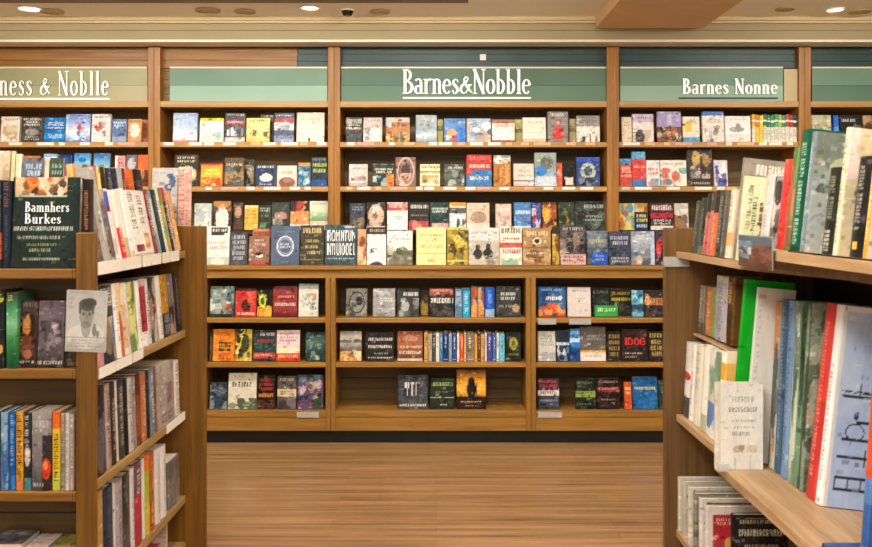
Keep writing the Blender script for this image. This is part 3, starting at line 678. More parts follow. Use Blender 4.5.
wall_row('''
349.6 364.7 204 | dark slate book with brown base|F 3f4650;T .1 .14 .9 .3 8fa4b8 2;K 0 .5 1 1 9 .2 6a4f3a,8f7a62,2a2622
366.5 385 203 | black book with a hooded pale face|F 2e2824;E .5 .5 .42 .42 cbb09a;E .48 .28 .2 .16 e6e0d6;E .45 .5 .15 .1 8a6a5a;B .85 1 d2bca8
387 407.6 203 | white book with red title block|F efebe4;B .04 .3 cf4a4c;T .1 .08 .92 .27 f4dcd6;T .3 .5 .75 .66 77706c 2
408.7 428.8 203 | black book with white script and red base|F 2a2623;T .1 .1 .95 .3 e6e0d2;T .1 .45 .9 .52 8f8a80;B .68 1 b8443c;K .1 .65 .9 1 4 .14 d88a7a
429.7 448.8 203 | dark teal book with white script|F 24403f;T .1 .2 .95 .42 d6ddd2 2;K .1 .5 .9 .75 3 .2 1a302e;R .1 .76 .95 1 dcaa98
449.7 466 203 | white book with orange top|F e6e2da;B 0 .16 e59a2e;B .2 .4 5a5a58;E .45 .62 .25 .18 fff;K .4 .6 1 1 5 .16 44484a,a33
467 489.6 203.5 | cream brown book with a sketched hat|F dcc4ac;E .5 .45 .3 .12 6a5a52;E .5 .55 .36 .2 b0947e;B .75 1 e8d8c6
495.7 511.4 204.5 | pale pink book|F dfc3b6;T .15 .16 .9 .3 f0e0d6;K .1 .45 .9 .9 6 .18 c9a698,ecd9ce
514.5 531 203 | blue book with red and white letters|F 4a86c0;T .1 .3 .95 .5 f2f2f0;T .15 .55 .9 .7 c8404a;B .85 1 d8dfe6
532.3 541 203.5 | narrow purple and blue book|F 4a5fa8;K 0 .2 1 1 8 .28 b8485a,dcd4e0,3a3f80
542.7 556.8 203 | amber and brown book|F 5f3c22;K 0 .1 1 1 12 .22 d98a32,efb64a,3a2416,b0582a
558.5 574.6 203 | dark green book with orange flames|F 33402a;K .2 .3 .8 .9 9 .16 c9822e,5f6a30,1f2618
575.3 605.5 202 | wide black green book with pale script|F 2f3833;K 0 0 1 1 14 .13 4a5650,1e2421,6a7670;T .3 .12 .95 .3 c2cac0;T .3 .5 .95 .72 a9b4aa 2
''', dC, zC + zs, 230.5, 'on third shelf under the large sign', 'books on the third shelf, central case')
# ---- right of centre case
wall_row('''
622.3 632 117 | narrow cream book|F e2d4b8;T .15 .2 .9 .4 a98a6a 2
633 654 114 | lilac topped book with dark figures|F e9e2e0;B 0 .3 c9b9d0;T .15 .1 .9 .22 8a7a9a;K .05 .55 .95 1 9 .16 3a3a3a,c9b9a8,6a6a5f
658 681.8 111.5 | tall lavender book with dark market scene|F a99cc8;R .4 .1 .6 .45 c8c0de;B .5 1 6a4a34;K 0 .5 1 1 16 .12 c98a5a,e6d2b8,3a2a20,a8664a
683.5 700 116.5 | cream book with yellow and blue|F ece4cc;E .3 .4 .22 .22 ecc93a;B .8 1 4a9ac8;T .4 .1 .95 .3 99a8b0 2
703 724.5 111.5 | blue topped book with cream base|F e6ddd2;B 0 .14 2f62b4;T .15 .24 .9 .4 8f9aae 2;K .1 .45 .9 1 10 .14 a97a5a,5a6a8a,dcd2c4
725.6 751 116 | white book with a grey shark|G dcdad6 ecebe8 e6e4de;E .45 .52 .3 .1 9a9a9c;E .5 .44 .1 .16 8a8a8e;T .2 .1 .85 .18 c2bfba
''', dA, zA + zs, 142, 'on top shelf under the smaller lettering', 'books on the top shelf, right of centre case')
SPC = ['e2b23a', 'd8872e', 'efdc4a', '4a8a4a', '2f7a56', '3f9a6a', '57a86a', 'a8c04a', '4f9a7a', 'c25a42', 'a8483a', '1f5a4a']
names = ['amber', 'orange', 'yellow', 'leaf green', 'deep green', 'sea green', 'mid green', 'lime', 'grey green', 'rust red', 'brick red', 'bottle green']
for i in range(12):
    x0 = 752.2 + i * 3.75
    low = 'f0d83a' if i in (1, 2) else 'efece2'
    wall_row('%f %f %f s | thin %s and white spine | F %s;B .45 1 %s;B .2 .26 fff;V .2 .5 .8 .9 b9b4a4' % (x0, x0 + 3.7, 114 + (i % 3) * .6, names[i], SPC[i], low), dA, zA + zs, 142, 'on top shelf under the smaller lettering', 'thin spines on the top shelf, right of centre case')
wall_row('''
619.6 632 158.5 | blue book with red title block|F 3f8fc0;B .2 .95 cf4a3a;T .15 .3 .95 .7 f0c8b0 3
632.6 646 151.5 | taller red book with blue top|F cf3f38;B 0 .22 5aa8d8;T .15 .4 .95 .5 f2d8d0;B .82 1 3f78b8
647 660 160 | white book with red lettering|F e6e2e4;T .1 .3 .9 .6 c84a52 2;K .1 .7 .9 1 5 .2 8fa6c0,d88
661 687 160 | white and teal patchwork book|F eae6da;T .1 .1 .9 .22 a9a49a;K 0 .3 1 1 18 .13 7fb6b0,efe9dc,c99a6a,4f8f9a,d8584a
688 713 146.5 | tall black and gold book|F 332a22;E .35 .3 .16 .2 c9a45a;E .75 .35 .14 .16 a98240;K .1 .45 .9 .8 10 .14 8a8680,c9c2b6,5a4a3a;T .1 .9 .9 .97 b9b0a0
714.5 728 160 | white book with blue and purple figures|F dcdce6;K .1 .1 .9 1 12 .2 3a4a9a,8a6a9a,fff,26305a
''', dA, zB + zs, 186, 'on second shelf under the smaller lettering', 'books on the second shelf, right of centre case')
wall_row('''
619.6 634.6 204 | yellow and orange cartoon-bright book|F efc84a;K 0 0 1 1 14 .18 d8622e,f4e6a8,4a9ac0,c93a2e
633 648.2 204 b | orange topped book behind a dark blue one|F e6a03a;K 0 0 1 .5 6 .2 f4d06a,c94a2a,fff
635.6 648 212.5 | small dark blue book with yellow letters|F 1c2f58;T .1 .15 .95 .6 efe04a 2;T .1 .7 .9 .9 cdd 1
651 673.6 204 | black and red book with white title|F 4a2428;T .06 .08 .95 .36 e8d2ce 1;B .36 .55 b8283a;T .06 .6 .95 .8 d6cfcc 2;B .85 1 e2dcd6
675 689 204 | grey and white book beside the aisle shelf|F c9c4ba;K 0 .2 1 1 9 .22 5a5048,e9e4da,98704a
''', dC, zC + zs, 230.5, 'on third shelf under the smaller lettering', 'books on the third shelf, right of centre case')
wall_row('''
812.5 832 115 | pale grey green book|F c2bea4;K .1 .1 .9 .9 9 .2 d8d2b8,8a9480,b0a88a
834.5 839.5 115.5 | narrow bright blue book|F 2f6fd8;B .4 .6 5a94ea
840.5 863 115 | black book with white lettering|F 2a2826;T .1 .15 .7 .3 c9ccd0;E .75 .6 .2 .3 7a6a5a
864 880 115.5 | brown book at the photo's right edge|F 7a6046;K 0 0 1 1 9 .2 b89a70,4a3a2a
''', dA, zA + zs, 142, 'on top shelf of the far right case', 'books on the top shelf, far right case')
# ---- row standing on the worktop
wall_row('''
205.6 229 227 | white book with dark label across its top|F e9e4da;R .2 .03 .9 .25 3c3a3a;T .26 .08 .84 .2 d6d2cc;T .15 .4 .9 .46 d8a8a8;T .15 .52 .9 .64 cf8f92;B .8 1 b9bcb4;E .5 .92 .3 .1 dcd8cc
230 247 233.5 | dark grey book with white script|F 4a4d55;T .12 .08 .9 .9 b9bcbe 5
248.7 269 237 | mauve brown book with a white cup|F 8f6a5c;T .3 .12 .75 .2 e0cfc2;T .3 .26 .8 .34 d0b8aa;E .52 .66 .2 .08 efe6da;E .52 .6 .2 .04 4a2f26;B .92 1 c84a3a
252 270 230 b | red brown book standing behind the cup book|F 9a4a34;T .1 .02 .9 .1 d8a48a
270.5 299 226.7 | large slate blue book with round white seal|F 56657e;T .2 .14 .85 .17 8f9cb2;O .5 .52 .3 .26 d9dde2;T .3 .44 .72 .6 cbd2da 2;O .5 .52 .24 .2 8f9cb0;T .4 .9 .62 .93 8a97ad
299.9 323.6 226 | dark olive book with cream capital letters|F 45402f;T .12 .08 .92 .27 cbb98a;T .2 .36 .8 .46 b9a97c;T .2 .5 .72 .6 b9a97c;T .3 .66 .86 .78 cbb98a;B .86 .88 a8966a
324.6 356.5 225.5 | dark teal book with large white capitals|F 3c5258;T .62 .03 .9 .12 e2e4e0;W .08 .16 .95 .42 eef0ec ROMNTUN;W .08 .48 .95 .76 eef0ec NTIUIODEL;T .1 .82 .92 .87 b0bcbc
357.3 366 230 | narrow orange tan portrait book|F cf9a70;E .6 .4 .35 .2 8a4a34;K 0 .5 1 1 7 .3 e6c0a0,a85f42
366.7 386 228 | white book with black top band|F ece6e2;B 0 .2 33302f;T .15 .05 .9 .15 a9a49f;R .2 .55 .38 .67 4a4a4e;E .5 1.0 .32 .09 3f4450
387 412.5 231.5 | white book with grey trees below|F e9e6de;T .12 .22 .9 .3 a9a498;B .58 1 6a6a58;K 0 .5 1 1 16 .12 4f5040,8a8870,b9b6a2,77745e
416.5 446 228 | pale yellow green book with grey title|F dedf9e;T .12 .2 .9 .28 a9a98a;T .3 .33 .7 .42 b9ba8a;T .1 .46 .92 .6 b4b58c;B .7 .71 b4b27a;T .4 .85 .62 .95 7a7f6a
447 468 228 | gold and brown leafy book|F 8f7c2e;B 0 .08 c2b862;K 0 .1 1 1 22 .13 c9a832,4a3a1c,e0cf6a,5f5a2a;B .86 .9 d8c878
469 499.6 228.5 | wide photo book of two dark seated figures|F d8d6d2;T .1 .12 .62 .17 9aa4ae;B .35 1 c0b8a8;P .28 .52 .15 3a3836 33312f;P .62 .5 .16 3f3a36 2c2a29;K .6 .8 1 1 5 .12 8a8478,b0a896
500.2 522 227 | cream book with bold red title bars|F eee4d4;T .08 .06 .92 .26 6a5a4a;T .12 .3 .9 .38 b0473e;B .42 .55 d2564a;T .1 .6 .92 .75 c2524a;K .05 .82 .95 1 7 .13 7fae9a,e0a68a
522.8 551 228.5 | tan brown book with a cup and title|F a9855c;T .14 .1 .9 .26 dcc7a2;E .5 .37 .16 .1 efe6d2;E .5 .36 .1 .06 4a3422;B .52 .56 8a6644;K 0 .6 1 .95 10 .14 c2a074,7a5a38;T .15 .66 .85 .74 e0ccaa
552.5 559.5 227.5 | narrow black and yellow book|F 35301f;K 0 .2 1 1 8 .3 c8b04a,77401c,8a8450
560.3 586 227 | dark plum grey collage book|F 4c464a;T .1 .04 .9 .14 b9b0b4;K 0 .14 1 .7 18 .11 8a7a70,2a2830,b0a08a,6a5a6a;R .02 .72 1 1 cfa9a4;T .06 .76 .95 .95 7a4a52 2
587 608.4 232 b | grey blue book with gold title|F 77858e;T .1 .26 .95 .42 d6c48a;B .5 .8 5a6670;K 0 .5 1 1 8 .14 8f9a9f,4a525a
592.5 607.5 253 | small bright blue book in front of another|F 2f58b8;T .15 .25 .85 .7 8fb0ea 2
608.7 631 232 | dark navy book with white script|F 3c4358;T .1 .14 .92 .46 b8bccb 2;K 0 .55 1 1 10 .13 5a6278,2a2f40;T .12 .76 .9 .94 b0b4be 2
631.7 655 232 | grey blue seaside book|G 8a98ac b0b8c0 6f7f98 a09a94;T .1 .1 .9 .3 d9dde2 2;K 0 .55 1 1 14 .12 4a5468,c9b8a2,8a8078;R .82 0 1 1 b9c4dc
656 668 232.5 | black book with a red figure|F 35333a;E .4 .5 .35 .28 c23a40;K 0 .5 1 1 5 .22 8f8a8a,221f22
669 686 233 | grey green book beside the walnut panel|F 6a7266;K 0 0 1 1 9 .2 9aa292,4a5048
''', 5.318, zCT + zs, 265.5, 'standing on the long worktop', 'books along the worktop', lean=5, bdep=.05, thick=.02)
# ---- low cases
dL = DL + .04
wall_row('''
209.6 233.6 287 | teal grey book with pale swirls|F 6f8484;K 0 0 1 1 20 .14 b9c4be,3f5658,e6e6de,8f9a90;B .9 1 2a2a28;E .75 .7 .1 .12 b84a32
235 256 289 | red book with dark figure and white base|F c23a32;B 0 .1 3a2220;E .5 .6 .22 .2 4a201e;K .1 .15 .9 .5 6 .14 a82a28,dc5a48;T .1 .85 .9 .97 f0e0d6
257 271.5 290.5 | black book with a lime green oval|F 2c2018;E .35 .42 .24 .24 c8d04a;E .35 .42 .13 .14 3a5a2a;B .62 1 e0862e;K .2 .6 1 1 5 .16 f2b24a
272.5 297 287 | maroon book with white lettering|F 8f3434;B 0 .2 7a3a40;T .2 .3 .85 .42 c9a09a;T .1 .55 .92 .68 e8d4cc;B .85 1 6a2628
298.4 318 284.5 | white book with grey green leaves|F d2d2c8;B 0 .07 77a09a;K .2 .3 .9 .9 10 .12 9aa08c,b9b9aa,c9826a,777
''', dL, z1L + zs, 317, 'on upper shelf of the left low case', 'books on the upper shelf, left low case', lean=7)
wall_row('''
209.3 211.8 332 | sliver of a dark book|F 3a2c24;K 0 .2 1 1 4 .3 7a5a48
212.5 234.3 331 | orange book with a black grid|F e0842a;T .15 .14 .85 .26 a8481c;R .25 .42 .8 .68 3a2412;T .2 .45 .85 .66 e9a23a 2;K .0 .75 1 1 6 .14 c8641e,f0b04a
235.2 251.5 331 | yellow and black striped book|F d2b848;K 0 0 1 1 16 .16 2a2418,efe09a,a8862e,3f4a3a
252.6 275.3 332 | dark teal book with red lettering|F 2f3f42;T .3 .1 .95 .25 e0d4c4;T .2 .3 .95 .42 c8402e;B .72 .9 c24a34;T .1 .76 .9 .86 e2b09a;K 0 .4 1 .7 6 .12 4a6468,22302f
276.2 299.4 332 | pink and white book with red base|F e6d2d0;T .1 .1 .92 .4 b8507a 3;B .55 .75 f2e6b8;B .75 1 c8402e;T .1 .8 .9 .94 f4d0a0
305.5 325 334 | dark teal green book|G 2a3f3c 4a6a62 2f4a48 22342f;K .1 .4 .9 .95 10 .14 8a9a88,3f6a6a,c0bca8
''', dL, z2L + zs, 362.3, 'on middle shelf of the left low case', 'books on the middle shelf, left low case', lean=7)
wall_row('''
209.4 226.6 384 | dark blue grey book|F 33404e;K 0 .1 1 1 14 .16 5a6a7a,1f2830,8f9aa4
227.8 256 375 | white book with grey title and dark trees|F d8d2be;T .14 .25 .8 .46 5f6058;K .3 .7 1 1 12 .12 3a4a3a,5a6a50;E .15 .9 .15 .08 8a8f78;T .4 .1 .6 .14 aaa
257 274.5 377 | black book with orange letters|F 2a1f1a;T .1 .1 .9 .5 b8402c 3;T .1 .55 .9 .7 e09a4a;K .0 .75 1 1 4 .16 5a3a24
277 296 378 | grey book with cream bands|F 5a5450;T .1 .06 .9 .2 c9c0b0;B .4 .62 d6c69c;T .1 .44 .9 .6 5a5448 2;K 0 .65 1 1 7 .15 7a6a74,3f3c3a
297 323 377 | purple and green collage book|F 5f5070;K 0 0 1 1 26 .12 3a4a34,a8c070,8f6a9a,d8b8c8,26323a,5aa09a,7a3f5a
''', dL, z3L + zs, 410, 'on bottom shelf of the left low case', 'books on the bottom shelf, left low case', lean=7)
wall_row('''
346 367 289 | grey book with a dark swirl|F 77766f;O .5 .5 .38 .38 3a3a38;E .6 .45 .18 .16 2f2f2e;K 0 .6 1 1 6 .16 9a9a92,55554f
373 395 289 | silver grey book with white lettering|F 9a9c9a;T .3 .35 .9 .52 e6e6e2 2;E .5 .2 .25 .08 b4b4b0;K 0 .7 1 1 6 .16 777a78,aaa
397 419 289 | black book with white jagged title|F 3a3a38;B 0 .1 2a2a28;T .3 .14 .95 .34 e6e4de;K 0 .35 1 1 10 .15 8f9494,55595a,c2c4c0
420.2 428.4 292 b | narrow black and gold book|F 2e2618;K 0 .2 1 1 6 .25 a88a3a,6a5424
429.4 453.6 289 | dark book with red top and white title|F 2a2422;B 0 .22 9a4a3a;T .1 .04 .9 .16 d8b0a0;T .06 .36 .96 .62 e0dcd4;K 0 .66 1 1 6 .14 4a4440
455 462.3 289 s | blue grey spine|F 5f86a4;B .4 .6 8fb0c4;V .2 .1 .8 .4 dde
462.6 470.2 288.5 s | cyan blue spine|F 2fa0d0;B .0 .1 1f78a8;V .3 .2 .7 .8 d0ecf4
471 477.5 287 s | orange and navy spine|F 3f4a6a;K 0 0 1 1 8 .4 e09a4a,b85a3a,c9c0d8;B .6 1 d8a06a
477.7 484.4 287.5 s | purple and tan spine|F 6a5a7a;K 0 0 1 1 8 .4 d8b07a,a8503a,4a5a9a;B .65 1 c9905a
485 494.5 288 s | wide bright blue spine|F 1f58c4;V .3 .1 .7 .55 8ab0f0;B .72 1 9ab8dc
496 520.8 287 | dark grey book with white lettering|F 3a3a3a;T .12 .22 .85 .48 cfcfc8 2;T .1 .62 .6 .72 9a9a90;E .8 .72 .15 .14 a89a70
''', dL, z1L + zs, 317, 'on upper shelf of the middle low case', 'books on the upper shelf, middle low case', lean=7)
wall_row('''
339.6 361.3 333 | grey book with a bright hillside|G 9a948c c8bfb2 5a544c d89a58;B .3 .4 6a665f;K 0 .66 1 1 6 .16 e6a862,f0d0a0
365.2 393.5 334 | black book with rows of white lettering|F 25231f;T .1 .2 .95 .36 d0ccc0;T .1 .44 .95 .6 d8d4c8;T .3 .7 .8 .76 9a968a;T .1 .84 .95 .92 c2beb2
397.6 422.6 333 | red brown book with white lettering|G 8a4a34 a86a4a 5a3426;T .1 .5 .9 .6 e0cfba;T .05 .66 .95 .8 efe0cc;E .5 .25 .3 .1 c08a6a;B .9 1 d6c0a8
506 521 334 | dark green book with a yellow plant|F 1f261a;E .5 .4 .26 .22 a8a444;E .5 .42 .14 .14 55602a;T .2 .72 .8 .82 8a8a5a
''', dL, z2L + zs, 362.3, 'on middle shelf of the middle low case', 'books on the middle shelf, middle low case', lean=7)
sp = [(424, 428, 'cba050', 'gold'), (428.2, 432.2, 'b9a58c', 'tan'), (432.5, 435.5, '3a4a5a', 'slate'), (435.7, 439.5, 'e6e2d0', 'first ivory'), (439.7, 443, '4a7fb0', 'steel blue'), (443.2, 448.5, '1f3f78', 'navy'), (448.7, 452, '8fa8c0', 'pale blue'),
      (452.2, 456.8, '2f4f98', 'royal blue'), (457, 459.5, 'efe9d6', 'second ivory'), (459.7, 464, 'd85a32', 'vermilion'), (464.2, 466, 'efc8a0', 'peach'), (466.2, 474.2, '8a7a6a', 'broad taupe'), (474.4, 477.5, 'f0a23a', 'first orange'), (477.7, 480.5, '3a3a48', 'charcoal'), (480.7, 484.5, 'e89a3a', 'second orange'),
      (484.7, 487, 'c9d8e0', 'icy white'), (487.2, 492.2, '5a4a98', 'violet'), (492.4, 496.4, '3f6ab0', 'mid blue'), (496.6, 499, 'e6eef0', 'cool white'), (499.2, 504.8, '6fc0dc', 'light turquoise')]
for i, (a, b, c, nm) in enumerate(sp):
    wall_row('%f %f %f s | %s spine | F %s;V .38 .12 .62 .55 %s;B .9 .93 %s' % (a, b - .1, 333.5 + (i * 7 % 5) * .5, nm, c, 'f4eee0' if sum(rgb(c)) < 420 else '55504a', 'd8cdb8' if i % 2 else '44403a'), dL, z2L + zs, 362.3, 'on middle shelf of the middle low case', 'coloured spines on the middle shelf, middle low case')
wall_row('''
398 427.8 377 | slate book with big white angular letters|F 47474e;K 0 0 1 1 10 .14 3a3a42,5a5a60;W .24 .22 .62 .62 d8d8d4 YTI;T .06 .84 .92 .95 e0dcd4
430.4 454.4 380 | dark green book with pale green title|F 222b20;R .06 .05 .94 .06 5a6a44;T .12 .14 .9 .32 9ab070;T .2 .44 .75 .52 7a8a5a;B .62 .64 b0b48a;T .4 .84 .7 .92 c9c9b0
456.7 486 371.5 | golden book with a black cloaked silhouette|G 7a4f1a d8942e f0b440 b8721e 4a2a10;E .5 .28 .1 .07 1c130c;E .5 .5 .16 .24 1c130c;B .68 .76 1c130c;B .76 1 2a1a0e;R .66 .36 .69 .72 1c130c;T .15 .8 .85 .85 d8b070;T .3 .91 .75 .94 c8a060
''', dL, z3L + zs, 410, 'on bottom shelf of the middle low case', 'books on the bottom shelf, middle low case', lean=7)
wall_row('''
538.6 566 287.5 | deep blue book with red and orange flowers|F 2f5f98;T .1 .06 .9 .16 8ab4d8;K .05 .15 .95 .5 10 .12 dfe9f0,5a94c8,1f3f70;T .3 .34 .85 .5 f0f0ea;K 0 .55 1 1 16 .12 d8502a,efa04a,24406a,c83a34
568.2 591 288 | plain pale lilac white book|F d8d0cc;T .2 .1 .85 .2 a9a0a0;T .3 .36 .8 .42 bdb4b2;T .25 .8 .75 .84 c4bcb8
592.5 609.5 290 b | dark green black book|F 26302a;T .1 .1 .9 .26 8a9488;K 0 .4 1 1 6 .16 3a4a3e
595 618 306 | bright green low card with pale script|F 2f8a3f;R .04 .06 .96 .94 3aa04a;T .12 .25 .88 .75 c4e6b0
610 631.8 290 b | black book with yellow lettering|F 2a2a20;T .14 .16 .92 .3 c8b83a;T .1 .36 .92 .5 d8c84a;K 0 .6 1 1 4 .16 3f4030
632.6 643.6 291 | light blue and black book|F 6fb0d0;B .55 .8 2a4a60;K 0 0 1 .5 6 .25 a9d4e4,3f80a8
644.2 664.5 291 | black book with orange brush letters|F 2b2624;T .1 .3 .95 .7 c8824a;E .2 .4 .15 .2 e0b070;K 0 .75 1 1 4 .16 4a3a34
''', dL, z1L + zs, 317, 'on upper shelf of the right low case', 'books on the upper shelf, right low case', lean=7)
wall_row('''
538.4 555.7 333 | white book with fine grey lettering|F ccccc2;T .15 .12 .9 .5 8f918a 4;K 0 .7 1 1 5 .16 aaa,e6e6e0
556.6 569.6 332 | dark navy and white book|F 26303f;B .4 .5 c9d4e0;K 0 .5 1 1 8 .2 5a86b0,1c222c,dde
570.2 580.3 330.5 | bright blue book|F 2f7fd0;B .3 .42 bfe0f0;B .6 1 1f4a80;T .1 .1 .9 .24 dff
580.8 606 328.5 | grey book with white base and orange line|F 66625f;T .2 .24 .85 .42 9a9894 2;B .68 .76 dfa23a;B .76 1 e8e0d8;T .2 .82 .8 .92 a89aa0
607.4 621 333 | dark book with gold script|F 2c2418;T .1 .12 .95 .9 a88c50 4
621.8 648 331 | black book with a red title|F 2b1f1e;B .1 .2 4a2422;W .16 .28 .9 .5 d83a34 IDOG;T .14 .72 .8 .78 c9b8a8;T .14 .84 .6 .9 b0a090
649 664.6 333 | black book with gold lettering|F 241f18;T .1 .08 .9 .9 b89a54 4
''', dL, z2L + zs, 362.3, 'on middle shelf of the right low case', 'books on the middle shelf, right low case', lean=7)
wall_row('''
538.4 559.4 380 | dark book with red letters and white band|F 3a3236;T .08 .06 .95 .36 b8434a 2;B .4 .58 d8ccc6;T .1 .42 .9 .56 8a3a42;B .58 1 3c4450;T .1 .7 .9 .8 8f9aa6
576 595.8 380 | dark green book with a lime band|F 222a20;T .1 .12 .9 .24 6a7a54;B .42 .62 8aa04a;T .1 .46 .9 .58 2f3a20;T .2 .8 .8 .86 77806a
597 620 380 | black book with dark red bands|F 281c1a;B .3 .46 8a2f2c;T .1 .32 .9 .44 d09a90;T .1 .1 .9 .2 a08a80;T .2 .66 .8 .74 9a7a70
625 632 384 | narrow orange red book|F c8562e;T .1 .2 .9 .5 f0d0a8 2
633 657.8 378.5 | deep blue book with gold title|F 1f5f9a;T .08 .32 .94 .46 d8c88a;B 0 .05 164a7c;K 0 .6 1 1 5 .16 2a70b0
658.8 664.5 382 | sliver of a dark green book|F 26342a;K 0 .2 1 1 3 .3 4a6a50
''', dL, z3L + zs, 410, 'on bottom shelf of the right low case', 'books on the bottom shelf, right low case', lean=7)
# clear tags hanging on the low shelf edges
for (x0, x1, zz, lb) in ((297, 319, z3L, 'clear shelf tag below the purple collage book'), (538, 562, z3L, 'clear shelf tag below the red lettered book at bottom right'), (538, 556, z1L, 'clear shelf tag below the flowery blue book'), (569, 591, z1L, 'clear shelf tag below the plain lilac white book')):
    o = box('shelf_tag', M['clear'], X(x0, DL), X(x1, DL), DL - .006, DL - .003 + .0058, zz - .04, zz - .006); tag(o, lb, 'tag', 'clear tags on the low shelves')
# ================================================================= books on the aisle shelves
def side_row(data, side, L, z, roll, where, group, w=.19, res=.0036, lift=0.0, cat='book', name='book', dmax=99):
    """books standing spine out on a side shelf; pixels give where each spine meets the shelf"""
    ph = R(roll)
    for ln in data.strip().split('\n'):
        a, look, art = [q.strip() for q in ln.split('|')]
        front = None
        if '@' in art: art, front = art.split('@')
        q = a.split(); p0, p1, yt = map(float, q[:3]); ww = float(q[3]) if len(q) > 3 else w
        LL = float(q[4]) if len(q) > 4 else L
        da, db = F * LL / abs(CX - p0), F * LL / abs(CX - p1); d0, d1 = min(da, db), min(max(da, db), dmax)
        t = (d1 - d0) - .0012; dm = (d0 + d1) / 2
        h = (Z(yt, dm) - z) / math.cos(ph)
        hard = t > .022
        bul = .006
        xo = LL + bul + ww / 2 * math.cos(ph)
        zz = z - ww / 2 * math.sin(ph) + lift + .0012
        label = look + ' ' + where
        if side < 0: book(name, label, ww, h, t, (-xo, d0 + t + .0006, zz), rz=R(180), spine=art, front=front, res=res, hard=hard, group=group, cat=cat, roll=ph)
        else: book(name, label, ww, h, t, (xo, d0 + .0006, zz), rz=0, spine=art, front=front, res=res, hard=hard, group=group, cat=cat, roll=ph)
W1 = 'on the left aisle unit, top side shelf'
side_row('''
101.5 106 238 .03 | short pink and brown booklet nearest the post|F b98a80;K 0 0 1 1 6 .4 d8a8a0,6a5a50
106.3 113 168 .03 | tall grey white magazine|F b9b4ac;K 0 0 1 1 10 .3 a29c92,d6d2cc;B 0 .02 e9e6e0
113.2 118.2 190 .03 | grey brown collage magazine|F 8a7a70;K 0 0 1 1 22 .3 b0a298,5a4c44,c9a890,6a6270
118.4 121.6 189 .05 | white magazine with a blue top|F d9d4d2;B .05 .25 3f5fb8;B .25 .33 7a2a38;B .7 1 c9b8b8
121.8 124 190 .065 | thin white magazine|F e6e2dc;V .2 .3 .8 .8 aaa49c
124.2 129 191 .075 | white magazine with a red lower spine|F e9e4de;B .55 1 cf3a36;V .25 .5 .75 .9 f0c8b8
129.2 133 190 .09 | ivory magazine|F ded6ca;K 0 .7 1 1 4 .4 c9a98a
133.2 137.4 189 .1 | plain white spine|F ece9e4;B .9 1 cfc4b4
137.6 156.5 191 | broad white volume with black brush writing|F ebe8e2;V .12 .04 .3 .6 44423f;V .5 .1 .72 .52 55524e;R .55 .66 .8 .88 d98a3a;E .66 .76 .12 .06 f0d8a0;R .1 .82 .45 .92 8a4038;B .96 1 c9b09a
156.8 160 190 | dark red spine|F 8a3a3c;V .2 .1 .8 .7 d8b8b0
160.2 163 191 | pale teal spine|F 7f9aa0;K 0 0 1 1 6 .4 5a7078,c9d4d4
163.2 168 190 | dark teal black spine|F 29393c;V .3 .1 .7 .5 7f9490
168.2 170.4 189 | thin cream spine|F e2dccc;V .2 .2 .8 .8 888
170.6 173.5 189 | black and green spine|F 2a3028;K 0 0 1 1 6 .4 7a9a60,c8b05a
173.7 176.5 188 | red topped spine|F 463a38;B 0 .22 cf3038;V .2 .3 .8 .8 b9a8a0
176.7 179.2 189 | rose grey spine|F c9aea4;V .2 .2 .8 .8 7a5a54
179.4 182.5 191 | orange brown spine|F c9854a;K 0 0 1 1 5 .4 8a4a28,e6b070
''', -1, 1.046, 1.285, 11, W1, 'magazines on the top side shelf, left aisle unit', w=.12, lift=.0, dmax=3.524)
side_row('''
97.5 106.5 287 .03 | white magazine beside the portrait flyer|F e2dcd6;B .5 1 c98a90
106.8 119 287 .03 | dark magazine with white lettering and a face|F 3f3c42;V .1 .04 .9 .3 d9d4d0;E .6 .55 .3 .1 c49a84;K 0 .4 1 1 14 .25 2a282c,8a7468,c8b8a8,5f7a9a
119.3 124 284 .06 | white spined magazine|F e9e5de;V .3 .2 .7 .8 b0a8a0
124.2 127 283 .07 | thin orange magazine|F d98a40;K 0 0 1 1 8 .4 efc080,b8602c
127.2 133.4 283 .09 | white magazine with red marks|F e4dcd2;K 0 .3 1 .9 7 .25 c9544a,d8c0a8
133.6 141 282 .13 | yellow green magazine|F b4b25a;K 0 0 1 1 20 .25 d8d890,7f8440,e9e6d0,6a8a5a
141.2 145 281 | white spine beside the yellow green one|F e9e6df;V .3 .4 .7 .9 a9a49c
145.2 151 279 | dark red spine with a white foot|F 9a3040;B 0 .12 b9b0ac;B .78 1 e9e4e0
151.2 153.6 279 | pale grey spine|F d6d0cc;V .2 .2 .8 .9 777
153.8 161 278 | dark grey magazine with tan patches|F 5a5454;K 0 0 1 1 16 .25 a9887a,2f2c2e,c9beb4,c07a5a
161.2 165.5 276 | white spine with a grey edge|F dedad2;V .3 .5 .7 .95 8a857e
165.8 172.6 275 | mustard spine with a black foot|F b5832a;B .62 1 3a3a3e;V .2 .66 .8 .95 9a9a9c
172.8 178 274 | black and tan magazine|F 35323a;K 0 0 1 1 12 .28 b08a70,6a6a74,1e1c20
178.2 183.5 274 | black magazine by the far panel|F 2a272a;V .3 .1 .6 .9 77706c
''', -1, 1.046, .957, 5, 'on the left aisle unit, second side shelf', 'magazines on the second side shelf, left aisle unit', w=.18, lift=.0, dmax=3.524)
